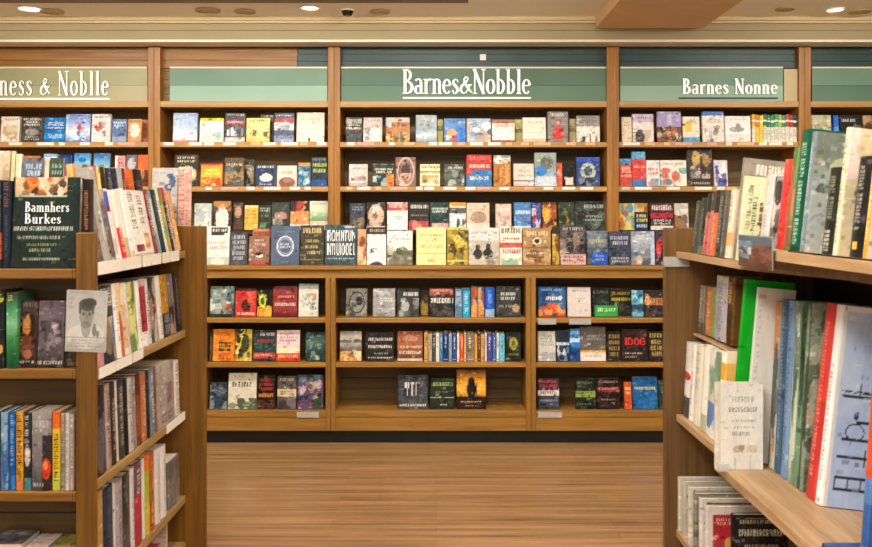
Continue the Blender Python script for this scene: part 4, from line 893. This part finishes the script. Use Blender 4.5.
side_row('''
97.5 108.5 388 .03 | black magazine nearest the post|F 322e30;K 0 0 1 1 8 .3 5a5660,1f1d1f
108.7 113.6 384 .03 | pinkish grey spine|F a9928c;V .3 .1 .7 .9 5a4a48
113.8 118.5 383 .03 | dark brown spine|F 3a2f2a;V .3 .2 .7 .8 a89a90
118.7 121 381 .06 | thin white spine|F cfc8c2
121.2 126.5 380 .07 | charcoal spine with pale lettering|F 42403f;V .25 .1 .75 .85 a9a29c
126.7 130.6 379 .08 | soot black spine|F 252322
130.8 135 378 .1 | silver white spine|F c2bab6;V .3 .1 .7 .9 77706c
135.2 138.5 377 .12 | ash grey spine|F 8f8886
138.7 143.6 374 | dark brown red spine|F 5a2f22;K 0 .3 1 1 6 .3 8a4a30
143.8 148.6 373 | tan orange spine|F b0714a;V .3 .2 .7 .8 e0b890
148.8 152 371 | black slim spine|F 2f2c2c
152.2 156.4 369 | blue grey spine|F 6f7f92;V .3 .1 .7 .8 c9d0d8
156.6 159.2 367 | brown slim spine|F 7a5a44
159.4 176.6 364 | broad grey volume with a red brush sign|F a39a94;V .5 .35 .8 .66 8a2f3c;V .2 .8 .8 .95 55505a;K 0 0 1 .3 5 .16 b9b0aa
176.8 181.5 361 | white textured spine|F d8d2ca;V .2 .05 .8 .95 8a847c
''', -1, 1.046, .618, 2, 'on the left aisle unit, third side shelf', 'magazines on the third side shelf, left aisle unit', w=.18, lift=.0, dmax=3.524)
side_row('''
97.5 106 490 .03 | tan spine next to the post|F a9854e
106.3 115.6 487 .03 | dark blue spine|F 22344c;V .3 .2 .7 .6 3f5674
115.8 118.4 483 .03 | thin white spine|F d2cccb
118.6 125 480 .07 | lavender grey spine|F a59aa2;V .3 .1 .7 .9 746a74
125.2 132.4 474 .09 | charcoal spine|F 33302e;K 0 0 1 1 6 .3 55504c
132.6 136.4 468 .13 | white grey spine|F d0cbc8;V .3 .1 .7 .9 9a9494
136.6 144 462 | purple and crimson spine|F 6a4a58;B .4 1 a83040;V .3 .1 .7 .4 c9b8c0
144.2 146.8 459 | ivory slim spine|F d9d2c4
147 151.6 455 | lime and orange spine|F a9b030;B 0 .2 d8722a;K 0 .6 1 1 5 .3 6a8a2a,e0c040
151.8 156.4 453 | rust and green spine|F a85a34;K 0 .2 1 1 7 .3 6a7a3a,d09a5a
156.6 162.4 449 | first white folder spine|F d8d4d0;V .4 .1 .6 .9 aaa6a2
162.6 168 446 | second white folder spine|F dedad8;V .4 .2 .6 .8 b0aaa8
170 181.5 458 .15 | grey plastic box file|F 77736c;K 0 0 1 1 6 .25 8f8b84,615d57
''', -1, 1.046, .268, 1, 'on the left aisle unit, fourth side shelf', 'magazines on the fourth side shelf, left aisle unit', w=.18, dmax=3.524)
# the broad cover at the bottom of the side
book('magazine', 'pale pink magazine with dark lettering, bottom of the left aisle unit', 0.17, .138, .012, (-1.15, 3.36, .0768), front='F d6bcae;T .1 .08 .95 .34 3a3440 1;K .1 .4 .9 .7 5 .15 c9544a,efe0d6;T .1 .78 .9 .92 6a5a5c 2', res=.005, hard=False, cat='magazine')
# magazines on the top deck behind
side_row('''
69 77.5 171 | red and cream magazine|F c25a4a;R .6 0 1 1 e2d8b0;V .1 .2 .5 .9 efc9b8
78 84.5 171 | orange magazine|F d98a50;R .0 0 .3 1 cdbb70
85 91.5 170 | silver grey magazine|F b4b4b0
92 97 171 | brown magazine|F 7a6a5c
97.3 104.8 172 | salmon red magazine|F cf6654;V .3 .1 .7 .9 e8b0a0
105 108 173 | pale lemon magazine|F e2d88a
108.3 113 173 | mustard and black magazine|F d8b440;K 0 0 1 1 8 .4 3a3020,e9d890
113.3 119 174 | black magazine with grey lettering|F 2f3338;V .3 .1 .7 .7 8a9098
119.3 124.6 174 | navy black magazine|F 262e3a
125 129.6 173 | pale blue grey magazine|F b4b9c0;K 0 .5 1 1 4 .4 8a9098
130 135.6 174 | dark crimson magazine|F 7a2a24;V .3 .2 .7 .8 c98a70
''', -1, 1.26, 1.36, 7, 'on the left aisle unit, top deck', 'magazines on the top deck, left aisle unit', w=.17, lift=.0215, res=.005, dmax=3.525)
side_row('''
136 140.6 175 | bright orange magazine|F de6a34;K 0 .4 1 1 4 .4 8a3018,f0a860
141 149 175 | soot black magazine|F 24211f;V .3 .2 .7 .8 6a625a
''', -1, 1.26, 1.36, 7, 'on the left aisle unit, top deck', 'magazines on the top deck, left aisle unit', w=.17, lift=.0215, res=.005)
def deck_face(px0, px1, yt, d, label, art, z=1.36, tilt=-5, group='magazines on the top deck, left aisle unit', t=.01):
    th = R(-tilt); book('magazine', label, X(px1, d) - X(px0, d) - .001, (Z(yt, d) - z) / math.cos(th), t, ((X(px0, d) + X(px1, d)) / 2, d, z + t * math.sin(th) + .001), tilt=R(tilt), front=art, res=.0045, hard=False, group=group, cat='magazine')
deck_face(150.5, 176.5, 168, 3.60, 'grey white magazine with blue and red on the far deck', 'F c4c4c4;T .1 .06 .5 .12 8a9098;K .5 .1 .95 .45 7 .1 3f5a8a,c0343a,8a9098;K 0 .6 1 1 5 .2 e0dcd8,8a8680')
deck_face(-12, 7, 151, 2.86, 'pale taupe magazine on the deck at far left', 'F b9a890;K 0 0 1 1 8 .2 c9b9a0,a39278')
deck_face(7.5, 12, 151, 2.86, 'narrow olive cream magazine on the left deck', 'F b0a070;K 0 0 1 1 6 .4 8a7f50,d8c8a0')
deck_face(12.5, 18.5, 154, 2.86, 'cream magazine with white edge on the left deck', 'F dcc49a;R .6 0 1 1 e9e6e0')
deck_face(19.5, 41, 158, 2.86, 'slate magazine with pale blue lettering above the dark cover', 'F 6a6872;T .15 .08 .9 .26 a9c4dc 2;K 0 .0 1 1 14 .16 5a5a6a,8a8a98,4a4454,c0a8a0')
deck_face(41.5, 46.5, 160, 2.86, 'cream and brown magazine strip on the left deck', 'F b9a088;K 0 0 1 1 6 .3 8a6a58,d8c8b0')
deck_face(47, 61, 158, 2.86, 'dark green magazine with pale script on the left deck', 'F 3f4a3a;T .15 .08 .9 .24 8ab0a0 2;K 0 .3 1 1 8 .2 5a6a4a,2a3026,c8b880')
deck_face(177.5, 190.5, 167, 3.572, 'pale pink booklet with rose lettering standing above the far left panel', 'F dcb4a8;V .15 .06 .45 .95 b8746c;V .55 .1 .85 .9 c98a80;B 0 .03 efd8d0', tilt=-3)

# ---- end of the left aisle unit, facing the viewer
def end_face(px0, px1, yt, z, label, art, d=2.603, tilt=-4, t=.02, res=.0034, hard=True, group='books on the end of the left aisle unit'):
    th = R(-tilt); return book('book', label, X(px1, d) - X(px0, d) - .001, (Z(yt, d) - z) / math.cos(th), t, ((X(px0, d) + X(px1, d)) / 2, d, z + t * math.sin(th) + .001), tilt=R(tilt), front=art, res=res, hard=hard, group=group)
def end_spine(px0, px1, yt, z, label, art, d=2.585, w=.11, front=None, group='books on the end of the left aisle unit', res=.0028):
    t = X(px1, d) - X(px0, d) - .0008; book('book', label, w, Z(yt, d) - z - .001, t, (X(px1, d) - .0004, d + .006 + w / 2, z + .001), rz=R(90), spine=art, front=front, res=res, hard=True, group=group)
E1, E2, E3, E4 = EZ
bk = end_face(10.2, 78, 178, E1, 'black book with orange leaf picture, facing forward on the end shelf',
  'F 23302c;R .03 0 .8 .215 b98a64;K .03 0 .8 .2 60 .07 e08a3c,c9622a,efc9a0,6a4a34,3a2c24,f2e2cc,8f7a60;R .03 .2 .8 .218 b9c0a8;T .02 .55 .9 .615 c4ccc0 1;T .08 .65 .72 .705 a9b0a4 1;T .22 .73 .66 .775 8a9a6a 1;T .26 .79 .58 .84 94a474 1;T .18 .89 .72 .925 b0b8ac 1;T .86 .9 .97 .92 8a948c 1', res=.0026, t=.03)
def book_letters(o, text, x0, x1, z0, cap):
    tot = sum(GL[c][0] + .05 for c in text); sx = (x1 - x0) / tot; x = x0
    for c in text:
        bm = bmesh.new()
        for pts, ws in GL[c][1]: ribbon(bm, pts, ws, .0007, 0, 0, sx, cap)
        l = link('title_letter', bm, [M['letter'], M['letter']], o); l.location = (x, -.0009, z0); x += (GL[c][0] + .05) * sx
book_letters(bk, 'Bamnhers', -.064, .074, .171, .031); book_letters(bk, 'Burkes', -.064, .05, .135, .031)
end_spine(81.2, 89.3, 179, 1.286, 'thin black spine with reddish letters right of the leaf picture book', 'F 241c1a;V .3 .15 .75 .9 a8705a', d=2.604, w=.028)
end_spine(1.4, 9.4, 181, E1, 'dark navy spine left of the leaf picture book', 'F 222b3a;V .3 .03 .75 .3 8a5a58;V .35 .4 .7 .9 44506a', d=2.603)
end_spine(-9, 1, 180, E1, 'black spine with pale script at the left edge, upper end shelf', 'F 20282a;V .3 .05 .8 .5 9ab0a4;K 0 .6 1 .9 4 .3 b05a3a', d=2.603)
end_spine(-20, -9.4, 182, E1, 'deep red spine just outside the left edge, upper end shelf', 'F 6a2a26;V .3 .1 .7 .8 d0b0a0', d=2.603)
end_spine(-4, 4, 291, E2, 'dark spine with a green spot at the left edge, middle end shelf', 'F 1f2226;E .5 .1 .4 .05 b8c040;E .5 .75 .3 .06 c8a060')
end_spine(5, 16.5, 293, E2, 'tall green spine, middle end shelf', 'G 3a3f2c 4a9a6a 8ad0a0 4a9a5a 1f6a3a 184f34;V .3 .04 .7 .12 c9c49a')
end_face(17.2, 36.5, 302, E2, 'brown book with a long haired figure, middle end shelf', 'G 5a4a4a 4a3a34 3f2a20 2c201a;T .2 .03 .9 .12 8a7a7c;E .45 .38 .42 .22 2f1c14;E .42 .38 .22 .14 c98a4a;E .45 .68 .4 .16 6a3f26;E .5 .8 .24 .07 a8684a;T .02 .9 .95 .96 cfc8c0 1', d=2.60)
end_face(37, 63.5, 302, E2, 'grey lilac book with white bottom title, middle end shelf', 'G 6f6470 7a6e78 6a6068 38302f;E .55 .42 .15 .1 b0a8b0;K .1 .3 .9 .75 16 .1 8a808c,4a4248,a09aa4;T .02 .9 .95 .97 d6d0c8 1', d=2.60)
end_face(64, 75.5, 306, E2, 'dark brown book behind the portrait flyer', 'F 3a2c26;K 0 .3 1 1 6 .2 5a3a30,2a201c', d=2.60)
end_spine(-10, -0.6, 412, E3, 'green spine at the left edge, lower end shelf', 'F 3a6a3a;K 0 0 1 .4 8 .3 8ab05a,2a4a2a;B .6 1 6a5a7a')
end_spine(-.3, 7.6, 413, E3, 'light blue spine, lower end shelf', 'F 5a8ac0;K 0 0 1 1 10 .3 9abce0,3a6aa8,c8d8e8')
end_spine(8, 14.6, 412, E3, 'strong blue spine, lower end shelf', 'F 1f5fae;V .3 .05 .7 .7 8ab8e8;K 0 .8 1 1 3 .3 3a80d0')
end_spine(15, 22.6, 412, E3, 'amber spine with black lettering, lower end shelf', 'F e0a030;V .2 .05 .8 .85 3a2c18;B .85 1 d8803a')
end_spine(23, 30.4, 413, E3, 'black spine with teal foot, lower end shelf', 'F 2c3034;V .2 .05 .7 .4 c0c8cc;E .5 .55 .4 .14 c9c4bc;B .84 1 4a8a94')
end_spine(30.8, 51, 412, E3, 'broad grey book with a red burst, lower end shelf', 'G a8a4a4 8a868a 77747c 4a464c;T .1 .12 .9 .26 c0bcbc 1;R .55 .3 1 1 2f2a2c;E .75 .72 .2 .13 d8402a;E .72 .68 .1 .06 f08a50;T .1 .9 .6 .96 c9c0b8 1')
end_spine(51.4, 59.5, 412, E3, 'yellow spine with an orange top, lower end shelf', 'F ecc62e;B 0 .22 ee6a24;V .2 .28 .8 .88 2a2418;K 0 .7 1 1 4 .25 b8d04a')
end_spine(59.9, 64, 414, E3, 'first thin grey spine, lower end shelf', 'F a8a29a;V .3 .1 .7 .9 6f6a64')
end_spine(64.3, 68.8, 414, E3, 'white spine, lower end shelf', 'F d8d2c8;V .3 .1 .7 .9 a8a29a')
end_spine(69, 73.2, 415, E3, 'pale pink grey spine by the post, lower end shelf', 'F c2b4ae;V .3 .2 .7 .8 8a7a74')
def flat(px0, px1, z, d, h, t, label, art, group, n='magazine', front_res=.004):
    book(n, label, X(px1, d) - X(px0, d) - .001, h, t, ((X(px0, d) + X(px1, d)) / 2, d, z + t + .0012), tilt=R(-90), front=art, res=front_res, hard=False, group=group, cat='magazine')
gs = 'magazines lying flat at the bottom of the left end'
for i, (c, nm) in enumerate((('6a6a70', 'bottom'), ('8a8a90', 'second'), ('77777c', 'third'), ('5f6066', 'topmost'))):
    flat(-14, 22, E4 + i * .0265, 2.592, .12, .0252, nm + ' grey magazine in the flat stack at far left', 'F %s;K 0 0 1 1 8 .15 9a9aa0,54545a' % c, gs)
for i, (c, nm) in enumerate((('c9a898', 'bottom'), ('8a5a4a', 'middle'), ('e2cfc4', 'topmost'))):
    flat(23, 46, E4 + i * .031, 2.592, .12, .0296, nm + ' pinkish magazine in the middle flat stack', 'F %s;T .1 .2 .9 .5 b89a90 2' % c, gs)
for i, (c, nm) in enumerate((('5a5230', 'bottom'), ('3a3424', 'middle'), ('8a8440', 'topmost'))):
    flat(48, 74, E4 + i * .031, 2.592, .12, .0296, nm + ' olive magazine in the flat stack by the post', 'F %s;K 0 0 1 1 8 .15 6a6434,b0a858' % c, gs)
# printed panels
def art_panel(name, label, cat, w, h, t, art, loc, rz=0.0, tilt=0.0, roll=0.0, res=.0022, edge='paper'):
    a = paint(art, w, h, res)[::-1]; n, k = a.shape[:2]
    o = thing(name, label, cat, loc); o.rotation_euler = (tilt, roll, rz)
    xs = np.linspace(-w / 2, w / 2, k); zs_ = np.linspace(0, h, n); V = np.zeros((n * k, 3)); V[:, 0] = np.tile(xs, n); V[:, 2] = np.repeat(zs_, k)
    fs = [(r * k + q, r * k + q + 1, (r + 1) * k + q + 1, (r + 1) * k + q) for r in range(n - 1) for q in range(k - 1)]
    me = bpy.data.meshes.new('print'); me.from_pydata(V.tolist(), [], fs)
    col = np.ones((n * k, 4)); col[:, :3] = to_lin(a).reshape(-1, 3); ca = me.color_attributes.new('art', 'FLOAT_COLOR', 'POINT'); ca.data.foreach_set('color', col.astype(np.float32).ravel())
    me.materials.append(M['artm']); p = bpy.data.objects.new('print', me); C.objects.link(p); p.parent = o
    bm = bmesh.new(); bx(bm, -w / 2, w / 2, .0003, t, 0, h); link('backing', bm, M[edge], o)
    return o
art_panel('flyer', 'grey portrait flyer fixed to the left shelf post', 'flyer', 41 * 2.555 / F, 62 * 2.555 / F, .0025,
  'G b2b2b0 c0c0be c2c2be b0b0ac;T .1 .035 .56 .07 8a8a88 1;T .05 .12 .2 .32 9f9f9c 3;E .5 .74 .46 .2 d2d2ce;E .5 .62 .11 .14 a2a29e;E .5 .4 .165 .205 95958f;E .51 .235 .2 .1 5a5a58;E .58 .2 .16 .075 535351;E .345 .31 .03 .08 626260;E .66 .31 .03 .08 626260;R .4 .355 .47 .37 4a4a48;R .54 .355 .61 .37 4a4a48;E .435 .39 .03 .013 3c3c3a;E .575 .39 .03 .013 3c3c3a;R .49 .4 .52 .46 7d7d79;R .44 .51 .57 .525 5c5c59;E .5 .565 .13 .04 8a8a84;E .7 .64 .05 .11 85857f;E .78 .7 .04 .06 8f8f8a;R 0 .76 1 .768 8f8f8c;T .05 .79 .95 .93 9a9a96 3',
  (X(82.5, 2.555), 2.5738, Z(353, 2.555)), roll=R(2), tilt=0)

# ---------------------------------------------------------------- right aisle unit
W2 = 'on the far end of the right unit, top shelf'; g2 = 'books on the top shelf, right aisle unit'
side_row('''
690 695 201 | dark grey green spine|F 4a4e44;V .3 .1 .7 .85 8a8c7c
695.2 700.4 198 | second dark green spine|F 3a4038;V .3 .2 .7 .8 7a7f70;B .85 1 6a6a58
700.6 704.6 194 | dark topped pink red spine|F c0605a;B 0 .32 3a3634;V .3 .4 .7 .9 e0a8a0
704.8 707.6 192 | slim rose spine|F b87a74;B 0 .3 4a4442
707.8 712.4 191 | dark topped orange spine|F d0683a;B 0 .34 34302c;V .3 .4 .7 .9 f0b080
712.6 717.6 191 | charcoal spine with an orange strip|F 44443f;R .0 .3 .25 1 c8703a;V .4 .1 .8 .8 8f8f84
717.8 722.6 191 | dark taupe spine|F 5a564c;V .3 .1 .7 .9 8a8478
722.8 728 190 | cream spine with orange foot|F d8ccb4;B .62 .82 e0a068;V .3 .1 .7 .5 8a8070
''', 1, .995, TF, 6, W2, g2, w=.17, dmax=3.465)
ph = R(6)
def cover_book(px0, yt, d, w, t, z, label, art, spine=None, res=.0034, g=g2, roll=6, Lx=None, hard=True):
    x0 = X(px0, d) if Lx is None else Lx; p = R(roll); h = (Z(yt, d) - z) / math.cos(p)
    book('book', label, w, h, t, (x0 + .005 + w / 2 * math.cos(p), d, z + (w / 2 if z == LN else -w / 2) * math.sin(p) + .0012), front=art, spine=spine, res=res, hard=hard, group=g, roll=p)
cover_book(733, 158, 2.815, .16, .018, TF, 'tall taupe book with pale title behind the pale green cover', 'F 8a8278;T .25 .06 .85 .2 d8d2c8 1;T .3 .22 .8 .26 b0a89c 1;K 0 .3 1 1 6 .2 9a9288,77706a')
cover_book(736, 176, 2.775, .16, .02, TF, 'pale green book with dark writing and a brown tree', 'F cfd3ae;V .1 .12 .17 .6 7a7a60;V .2 .25 .28 .66 55553f;K .34 .3 .52 .95 26 .05 6a4a30,8a6440,4f3a24;K .26 .78 .5 1 10 .05 7a5a3a;K 0 .8 .25 1 4 .1 dcc8a0')
W3 = 'on the near right shelf, top row'
side_row('''
757 765.5 175 | white grey spine|F c6c0bc;V .3 .1 .7 .9 b0aaa6
765.7 773 177 | grey spine with black patches|F 8f8886;K 0 0 1 1 12 .3 2f2b2c,c9c0bc,5a5452
773.3 781 160 | bright red spine|F d43c34;K 0 .75 1 1 5 .3 e8b8a0,a82c28
781.2 787 148 | mottled green brown spine|F 5f7a4a;K 0 0 1 1 14 .3 8a5a40,4a6a3a,c06048
787.3 797 130 | tall dark green spine with pale green letters|F 0f4a36;V .32 .12 .74 .94 8ac0a4;B .96 1 0b3a2a
797.3 802 132 .21 | grey magazine with a misty cover|F 6f7a80;V .3 .1 .7 .9 9aa4a8 @ G 5a6660 8a948a a8b0ac b9c0c0 c0c4c6;K 0 .0 1 .5 14 .16 6f7a70,98a49a,4f5a54;K 0 .5 1 1 10 .18 c9cfd2,8f98a0,b0b8b4;E .4 .3 .2 .1 b0b89a
819 829 168 | black spine with grey letters|F 23261f;V .28 .12 .74 .6 77796a;V .25 .72 .78 .96 a8a698
830 834.5 128 .21 | tall cream magazine with green figure|F d8ccac;V .3 .1 .7 .9 8a7a5a @ F dccca8;R 0 0 .12 .4 ecdad2;K .1 .2 .9 .6 16 .12 c9a878,e6d8bc,c8543a,b08a5a;K .15 .45 .6 1 16 .1 1f6a48,2f7f58,d8d4bc;K .5 .6 1 1 6 .12 c0b8a0,e9e2d0
846.5 858.5 157 | wide black spine with a gold emblem|F 1c1c1a;V .3 .1 .72 .72 8a8a80;R .35 .84 .68 .92 d8a840
859.5 864 120 .21 | tall amber topped magazine at the right edge|F c98a30;V .3 .1 .7 .9 efd8a0 @ G c98a30 d8c8a0 ded6c4 d8d0c0;K 0 .2 1 .9 10 .16 c0b8a4,efe8da;K 0 0 1 .25 5 .2 e0902a,b07a2a
880 892 150 | grey spine just outside the right edge|F 8a8a84;V .3 .1 .7 .9 d0d0c8
''', 1, 1.012, TN, 6.5, W3, g2, w=.2, dmax=2.736)
# lower shelf, far part
W4 = 'on the lower right shelf, far end'; g4 = 'books on the lower shelf, right aisle unit'
side_row('''
681.5 687 343 | white spine with a red mark|F dcd6d2;E .5 .45 .5 .06 b03a3c;B .72 1 4a4450;V .3 .1 .7 .35 b8b0ac
687.3 691 345 | slim white spine|F e6e2da;V .3 .1 .7 .8 aaa49c
691.2 698 346 | ivory folder spine|F dcd8cc;V .3 .1 .7 .6 a8a498
698.3 704 346 | broad white spine|F e4e0d6;K 0 .8 1 1 4 .3 b0b090
704.3 715.5 351 | white spine with green flowers and a blue foot|F dfe0d8;K 0 0 1 .6 20 .2 6f8a70,c9d0c0,8aa890;B .62 .85 7f9cc8;K 0 .6 1 .9 8 .2 5a80b8,c0d0e4
715.8 720.2 352 | orange and white spine|F e8a030;B 0 .12 efe9e0;B .3 .36 fff0d0;B .62 1 f0ece6
''', 1, 1.0, LF, 3, W4, g4, w=.18, lift=.0, dmax=3.465)
W5 = 'on the small riser of the right unit'
side_row('''
694.5 701.5 288 | grey brown spine|F 7f7468;V .3 .1 .7 .9 b8b0a0;B .8 1 55504a
701.8 712 290 | orange brown spine|F b0703a;R 0 0 .3 1 6a5a4a;V .35 .1 .6 .9 e0b080;R .8 0 1 1 7a8a50
712.3 723.5 279 | lavender grey spine|F a8a6ae;B 0 .1 c9ccb8;V .3 .15 .7 .9 7f7d88
723.8 730.5 280 | dark brown and gold spine|F 6a4a28;K 0 0 1 1 10 .3 a87a3a,3f2c18;V .3 .1 .7 .4 c89a5a
''', 1, 1.062, .95, 3, W5, g4, w=.17, lift=.0095, dmax=3.465)
cover_book(737, 281, 2.9835, .16, .0085, LF, 'olive green book half hidden behind the bright green one', 'F 6f8a4a;K 0 0 1 1 18 .12 a8b870,4a6a34,c9c89a;T .05 .1 .5 .2 d8dcb8', g=g4, roll=3, hard=False)
cover_book(729, 284, 2.948, .17, .02, LN, 'tall bright green book', 'F 12a020;B 0 .02 1cb02c', g=g4, roll=5, res=.006)
cover_book(742, 291, 2.926, .13, .017, LN, 'tall plain white book', 'F dfdcd4;V .1 .1 .16 .8 c4c0b8', g=g4, roll=5, res=.005, hard=False)
cover_book(713.5, 383, 2.872, .158, .02, LN, 'small white book with grey text standing in front of the bright green one', 'F e9e7df;R 0 0 .08 1 d8d2c4;T .34 .16 .8 .26 b8bab0 1;T .26 .28 .86 .36 8f9a90 1;T .34 .42 .84 .46 a8b0a8 1;T .36 .5 .8 .54 b0b4ac 1;T .34 .57 .7 .64 8a9aa0 1;K .34 .72 .86 .8 8 .07 c9b494,e0d4b8,a8987a;R .36 .86 .42 1 c9d0d0;R .7 .86 .74 1 d0d4d4', g=g4, roll=0, res=.0028, Lx=.942)
W6 = 'in the big leaning row, lower right shelf'
side_row('''
766 772 302 | mottled grey spine|F 8a8f8a;K 0 0 1 1 24 .2 c9c4b4,5a6468,b8703c,3f4a50
772.2 778.6 300 | slate blue spine|F 3f5a74;V .3 .05 .7 .9 6f8aa4
778.8 785.2 301 | pale steel blue spine|F 6f8cb0;V .3 .05 .7 .9 4a6488
785.4 791 302 | grey green spine|F 6f8070;K 0 0 1 1 20 .2 9aa890,4f5f54,c0c8b4
791.2 796 303 | forest green spine|F 3f5f4a;K 0 0 1 1 18 .25 6f8f70,2c4434
796.2 800.6 303 .23 | collage magazine with an orange figure|F 5f6a58;K 0 0 1 1 16 .3 8a9480,3a4438 @ F 5f6f5a;K 0 0 1 1 50 .08 8aa088,3f4f40,a8b4a0,c0b49a;E .3 .34 .14 .07 d08a3a;R .5 .08 .58 .45 2f9a8a;K .1 .5 .6 1 14 .1 c9c4bc,8a7a70,b05a40
''', 1, 1.135, LN, 3, W6, g4, w=.2, lift=.0, res=.0044)
side_row('''
803.5 812.5 304 | bright red spine|F cc3f38;V .3 .1 .7 .9 e07a70;K 0 .5 1 1 6 .3 b83430
813 819.6 305 .24 | big pale blue book with black writing|F ece8e8;V .3 .3 .7 .9 b8a8a0 @ F bcd2fa;R 0 0 .05 1 f2f2f2;R 0 0 1 .03 eef2f8;R .05 .03 .3 .55 c6daff;V .1 .42 .62 .45 34384a;R .1 .44 .6 .455 3a3e50;R .3 .38 .33 .44 3a3e50;R .46 .36 .49 .44 3a3e50;E .3 .54 .03 .02 3a3e50;O .3 .62 .12 .045 34384a;R .14 .65 .6 .662 34384a;R .3 .56 .5 .575 34384a;R .1 .74 .6 .752 34384a;R .44 .7 .47 .79 34384a;R .1 .84 .58 .852 34384a;R .1 .9 .58 .912 34384a;R .1 .84 .13 .912 34384a;R .26 .84 .29 .912 34384a;R .42 .84 .45 .912 34384a;R .55 .84 .58 .912 34384a;E .75 .5 .2 .3 c6c6ee
''', 1, 1.135, LN, 6.5, W6, g4, w=.2, lift=.0, res=.0044)
cover_book(864, 394, 2.09, .16, .03, LN, 'orange topped blue book close to the right edge', 'F d8502c;B 0 .06 b8442a;B .52 1 3a62a4;K 0 .5 1 1 10 .14 5a82c0,2a4a84', g=g4, roll=4)
book('booklet', 'dark blue booklet lying flat at the lower right shelf edge', .12, .16, .02, (1.05, 2.02, LN + .0226), tilt=R(-90), front='F 24508a;T .1 .2 .9 .4 3f70b0 2', res=.006, hard=False, cat='booklet')
# bottom shelf: covers facing the viewer, one behind the other
g7 = 'books on the bottom shelf, right aisle unit'
for i, (d, yt, lb, art) in enumerate(((3.44, 478, 'rearmost white framed book', 'F d0c8b8;R .08 .06 1 1 b8b0a0;T .3 .1 .9 .2 8a8478'), (3.37, 482, 'second white framed book from the back', 'F c0b8a8;R .1 .08 1 1 8a8478'), (3.30, 488, 'third white framed book from the back', 'F d8d2c4;R .06 .04 .1 1 8a9050;R .1 .06 1 1 a8a090;T .3 .08 .9 .16 77'), (3.23, 494, 'grey framed book', 'F 8f887a;R .08 .06 1 1 a8a294'), (3.16, 499, 'white bordered book behind the red one', 'F ddd8cc;R .1 .08 1 1 5a5248'), (3.09, 507, 'white bordered red book', 'F d8cfc8;R .1 .14 .7 1 b02f38;T .16 .2 .64 .32 e8b0a8 2;E .45 .62 .14 .14 d8a050;T .75 .1 1 .16 aaa'))):
    art = art.replace('.16 77', '.16 777777')
    h = Z(yt, d) - LL
    book('book', lb + ' on the bottom right shelf', .2, h, .022, (.985 + .1, d, LL + .001), front=art, res=.0034, hard=True, group=g7)
book('book', 'black book with pale capital letters on the bottom right shelf', .2, Z(515, 3.04) - LL, .022, (1.062 + .1, 3.04, LL + .001), front='F 23221f;R .04 .06 .96 .08 8a8474;T .12 .1 .9 .2 b8b09c 1;T .1 .26 .92 .42 c8c0aa 1;T .2 .5 .8 .62 9a9484 1;K .5 .55 1 1 10 .1 8a8a30,3a3a20', res=.0034, group=g7)
# label holders
art_panel('label_holder', 'dark plastic label holder on the upper right shelf edge', 'label holder', .27, .098, .004, 'F 5a4438;R 0 0 1 .3 55606a;K 0 .2 .45 .75 14 .12 7f98ac,6a7f90,9ab0bc;K .4 .3 1 1 16 .12 6a3f2e,4a3024,7a5040;R .3 .4 .4 .6 b0b8bc;R 0 0 1 .04 8a8f92', (.966, 2.58, 1.274), rz=R(-90), edge='clear')
o = box('label_holder', M['clear'], .928, 1.03, 3.452, 3.4695, 1.222, 1.262); tag(o, 'clear plastic label clip on the right far panel', 'label holder')
o = box('display_stand', M['clear'], .948, .985, 2.85, 2.868, LN + .001, LN + .026); tag(o, 'clear foot of the stand under the small white book', 'stand')
# ================================================================= light and camera
def area(name, x, y, z, sx, sy, power, col=(1, .95, .86), rx=0, rz=0, spread=180):
    l = bpy.data.lights.new(name, 'AREA'); l.shape = 'RECTANGLE'; l.size = sx; l.size_y = sy; l.energy = power; l.color = col; l.spread = R(spread)
    o = bpy.data.objects.new(name, l); C.objects.link(o); o.location = (x, y, z); o.rotation_euler = (rx, 0, rz); return o
for i, x in enumerate((-2.1, 0, 2.1)):
    for j, y in enumerate((-.7, .8, 2.3)):  # first row, behind the camera, is added fill for covers facing forward
        area('ceiling_and_fill_lamp', x, y, CEIL - .02, 1.1, .5, (11, 19, 22)[j])
for x in (-2.4, -1.2, 0.0, 1.2, 2.5):
    area('wall_washer_lamp', x, 4.0, CEIL - .02, .7, .14, 19, rx=R(38), spread=150)
for x in (-1.6, 1.6):
    area('ceiling_fill_uplight', x, 2.5, 2.25, 2.4, .3, 44, rx=R(180))  # added upward fill that brightens the ceiling, stands for no real fitting
o = area('right_unit_fill', -.35, 1.1, CEIL - .03, .5, .5, 26, spread=110)  # extra fill aimed at the right aisle unit, added to brighten its books
o.rotation_euler = (Vector((1.2, 2.35, .85)) - o.location).to_track_quat('-Z', 'Y').to_euler()
w = bpy.data.worlds.new('world'); SC.world = w; w.use_nodes = True
w.node_tree.nodes['Background'].inputs[0].default_value = (1, .95, .87, 1); w.node_tree.nodes['Background'].inputs[1].default_value = .6
cam = bpy.data.cameras.new('camera'); co = bpy.data.objects.new('camera', cam); C.objects.link(co)
co.location = (0, 0, EYE); co.rotation_euler = (R(90), 0, 0)
cam.sensor_width = 36; cam.lens = 36 * F / 872; cam.shift_y = -(273.5 - HY) / 872; cam.clip_start = .05
cam.dof.use_dof = True; cam.dof.focus_distance = 5.0; cam.dof.aperture_fstop = 7
SC.camera = co
vs = SC.view_settings; vs.view_transform = 'Standard'; vs.look = 'None'; vs.exposure = 0.0; vs.gamma = 1; vs.use_curve_mapping = False
